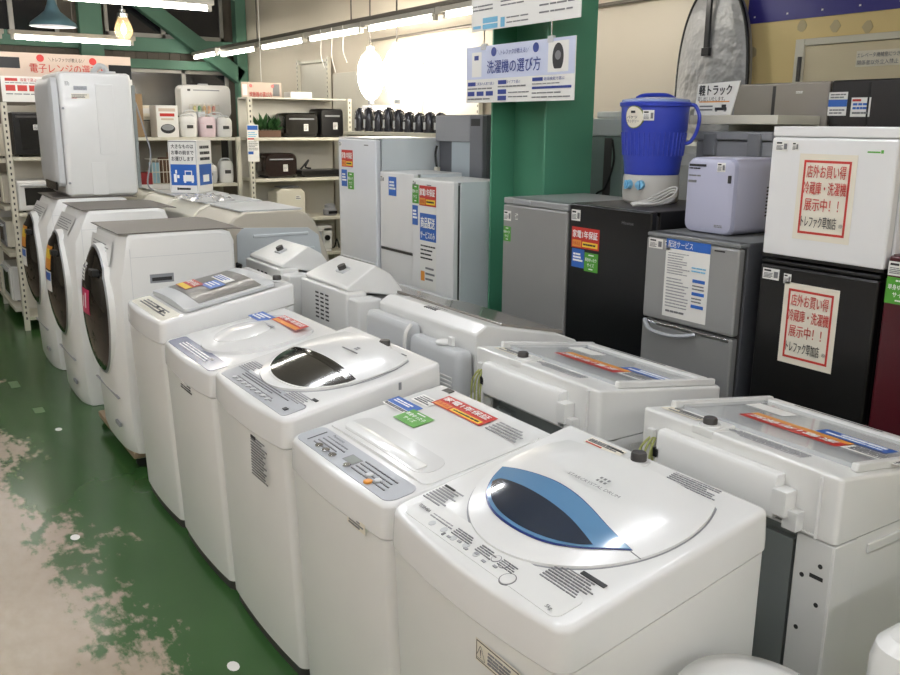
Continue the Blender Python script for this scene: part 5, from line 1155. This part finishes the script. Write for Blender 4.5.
# dark kettles on a white shelf behind the tall fridge
t = thing('display_shelf', 'white shelf behind the tallest fridge holding a row of dark kettles', 'shelf', (3.80, 6.8, 0))
MB().box(-.02, .35, -.78, .78, 1.70, 1.73, IVORY).build('shelf_board', t, .003)
MB().box(.3, .33, -.78, .78, 0, 1.7, SHELFW).box(0, .3, .74, .78, 0, 1.7, SHELFW).box(0, .3, -.78, -.74, 0, 1.7, SHELFW).build('support', t)
def kettle(y, h, r, label, x=3.90):
    k = thing('kettle', label, 'kettle', (x, y, 1.7312), 0, 'dark kettles on the white shelf')
    MB().lathe([(r * .95, 0), (r, .015), (r * .96, h * .55), (r * .86, h * .85), (r * .6, h * .95), (0, h * .97)], (0, 0, 0), KM, 20).build('body', k)
    MB().tube([(0, -r * .8, h * .82), (-.02, -r * 1.5, h * .75), (-.02, -r * 1.5, h * .35), (0, -r * .9, h * .2)], .011, BLACK, 8).build('handle', k)
    MB().box(-r - .002, -r * .6, -.014, .014, h * .15, h * .5, GREYW).build('level_window', k, .003)
    MB().lathe([(.022, h * .94), (.02, h * 1.0), (0, h * 1.01)], (0, 0, 0), BLACK, 12).build('knob', k)
KM = mat('dark_grey_kettle', (44, 44, 52), .25, coat=.4)
KY = [7.46, 7.28, 7.10, 6.92, 6.74, 6.57, 6.40, 6.24, 6.08]; KH = [.21, .215, .19, .21, .19, .17, .16, .165, .16]
KN = ['leftmost', 'second from left', 'third from left', 'fourth from left', 'middle', 'fourth from right', 'third from right', 'second from right', 'rightmost']
for y, h, n in zip(KY, KH, KN): kettle(y, h, .056, 'dark kettle on the white shelf, %s of the row' % n)
# white tall carton behind the toasters
tag(MB().box(-.12, .12, -.14, .14, 0, 1.98, mat('pale_carton', (214, 214, 224), .5)).build('white_locker', None, .006, loc=(4.5, 8.2, 0.001)), 'narrow pale white cabinet right of the right shelf unit', 'cabinet')

# ------------------------------------------------------------------ near the bottom right corner
t = thing('round_bin_washer', 'round white lidded tub at the bottom edge of the photo', 'tub', (1.28, .895, 0))
MB().lathe([(.12, 0), (.125, .02), (.138, .705), (.14, .71)], (0, 0, 0), WHITE, 40).build('body', t)
MB().lathe([(.148, .711), (.151, .73), (.138, .752), (.09, .765), (0, .768)], (0, 0, 0), WHITE_TOP, 48).build('lid', t, ang=50)
sticker(t, 'print', frame((-.06, .03, .7675), (.83, -.55, 0), (.55, .83, 0)), .04, .02, None, [(.1, .1, .3, .9, INK), (.5, .2, .9, .5, INK)])
t = thing('white_appliance', 'corner of a white rounded appliance at the bottom right edge', 'appliance', (1.49, .555, 0))
R = []
for z, i in ((0, .01), (.02, 0), (.80, 0), (.835, .008), (.855, .03), (.86, .06)): R.append([(u, v, z) for u, v in outline(0, .45, .27, .07, .05, .0, i)])
MB().loft(R, WHITE).build('body', t, ang=30)
MB().box(.04, .4, -.2, .2, .861, .868, GREYW).build('lid', t, .003)
# floor scraps
for k, (x, y) in enumerate(((.84, 2.60), (.58, 3.9), (.78, 5.45), (.72, 8.1))):
    q = MB().patch([(.02 * math.cos(a * PI / 6), .03 * math.sin(a * PI / 6)) for a in range(12)], lambda u, v: 0, lambda u, v: 0, PAPER, rim=.001, rings=2).build('paper_scrap', None, loc=(x, y, .0003))
    tag(q, ['white paper scrap on the floor at the bottom edge', 'white paper scrap on the green floor beside the fourth washer', 'white paper scrap on the floor before the wooden dolly', 'white paper scrap on the floor by the left shelf'][k], 'scrap')
for k, (x, y, l) in enumerate(((.69, 6.6, .18), (.74, 5.9, .12))):
    q = MB().box(-.03, .03, -l / 2, l / 2, 0, .0012, mat('pale_tape', (98, 124, 86), .5)).build('tape_strip', None, loc=(x, y, .0003), ); tag(q, ['longer pale tape strip stuck on the green floor', 'shorter pale tape strip nearer the wooden dolly'][k], 'tape')

# ------------------------------------------------------------------ world, exposure
w = bpy.data.worlds.new('world'); bpy.context.scene.world = w; w.use_nodes = True
w.node_tree.nodes['Background'].inputs['Color'].default_value = (.5, .48, .44, 1); w.node_tree.nodes['Background'].inputs['Strength'].default_value = .1
sc = bpy.context.scene
sc.view_settings.view_transform = 'Standard'; sc.view_settings.look = 'None'; sc.view_settings.gamma = 1; sc.view_settings.use_curve_mapping = False
sc.view_settings.exposure = 1.27
sc.cycles.max_bounces = 6; sc.cycles.diffuse_bounces = 4; sc.cycles.glossy_bounces = 4; sc.cycles.transmission_bounces = 4; sc.cycles.transparent_max_bounces = 8
sc.cycles.caustics_reflective = False; sc.cycles.caustics_refractive = False
sc.cycles.sample_clamp_indirect = 4.0
sc.cycles.use_denoising = True
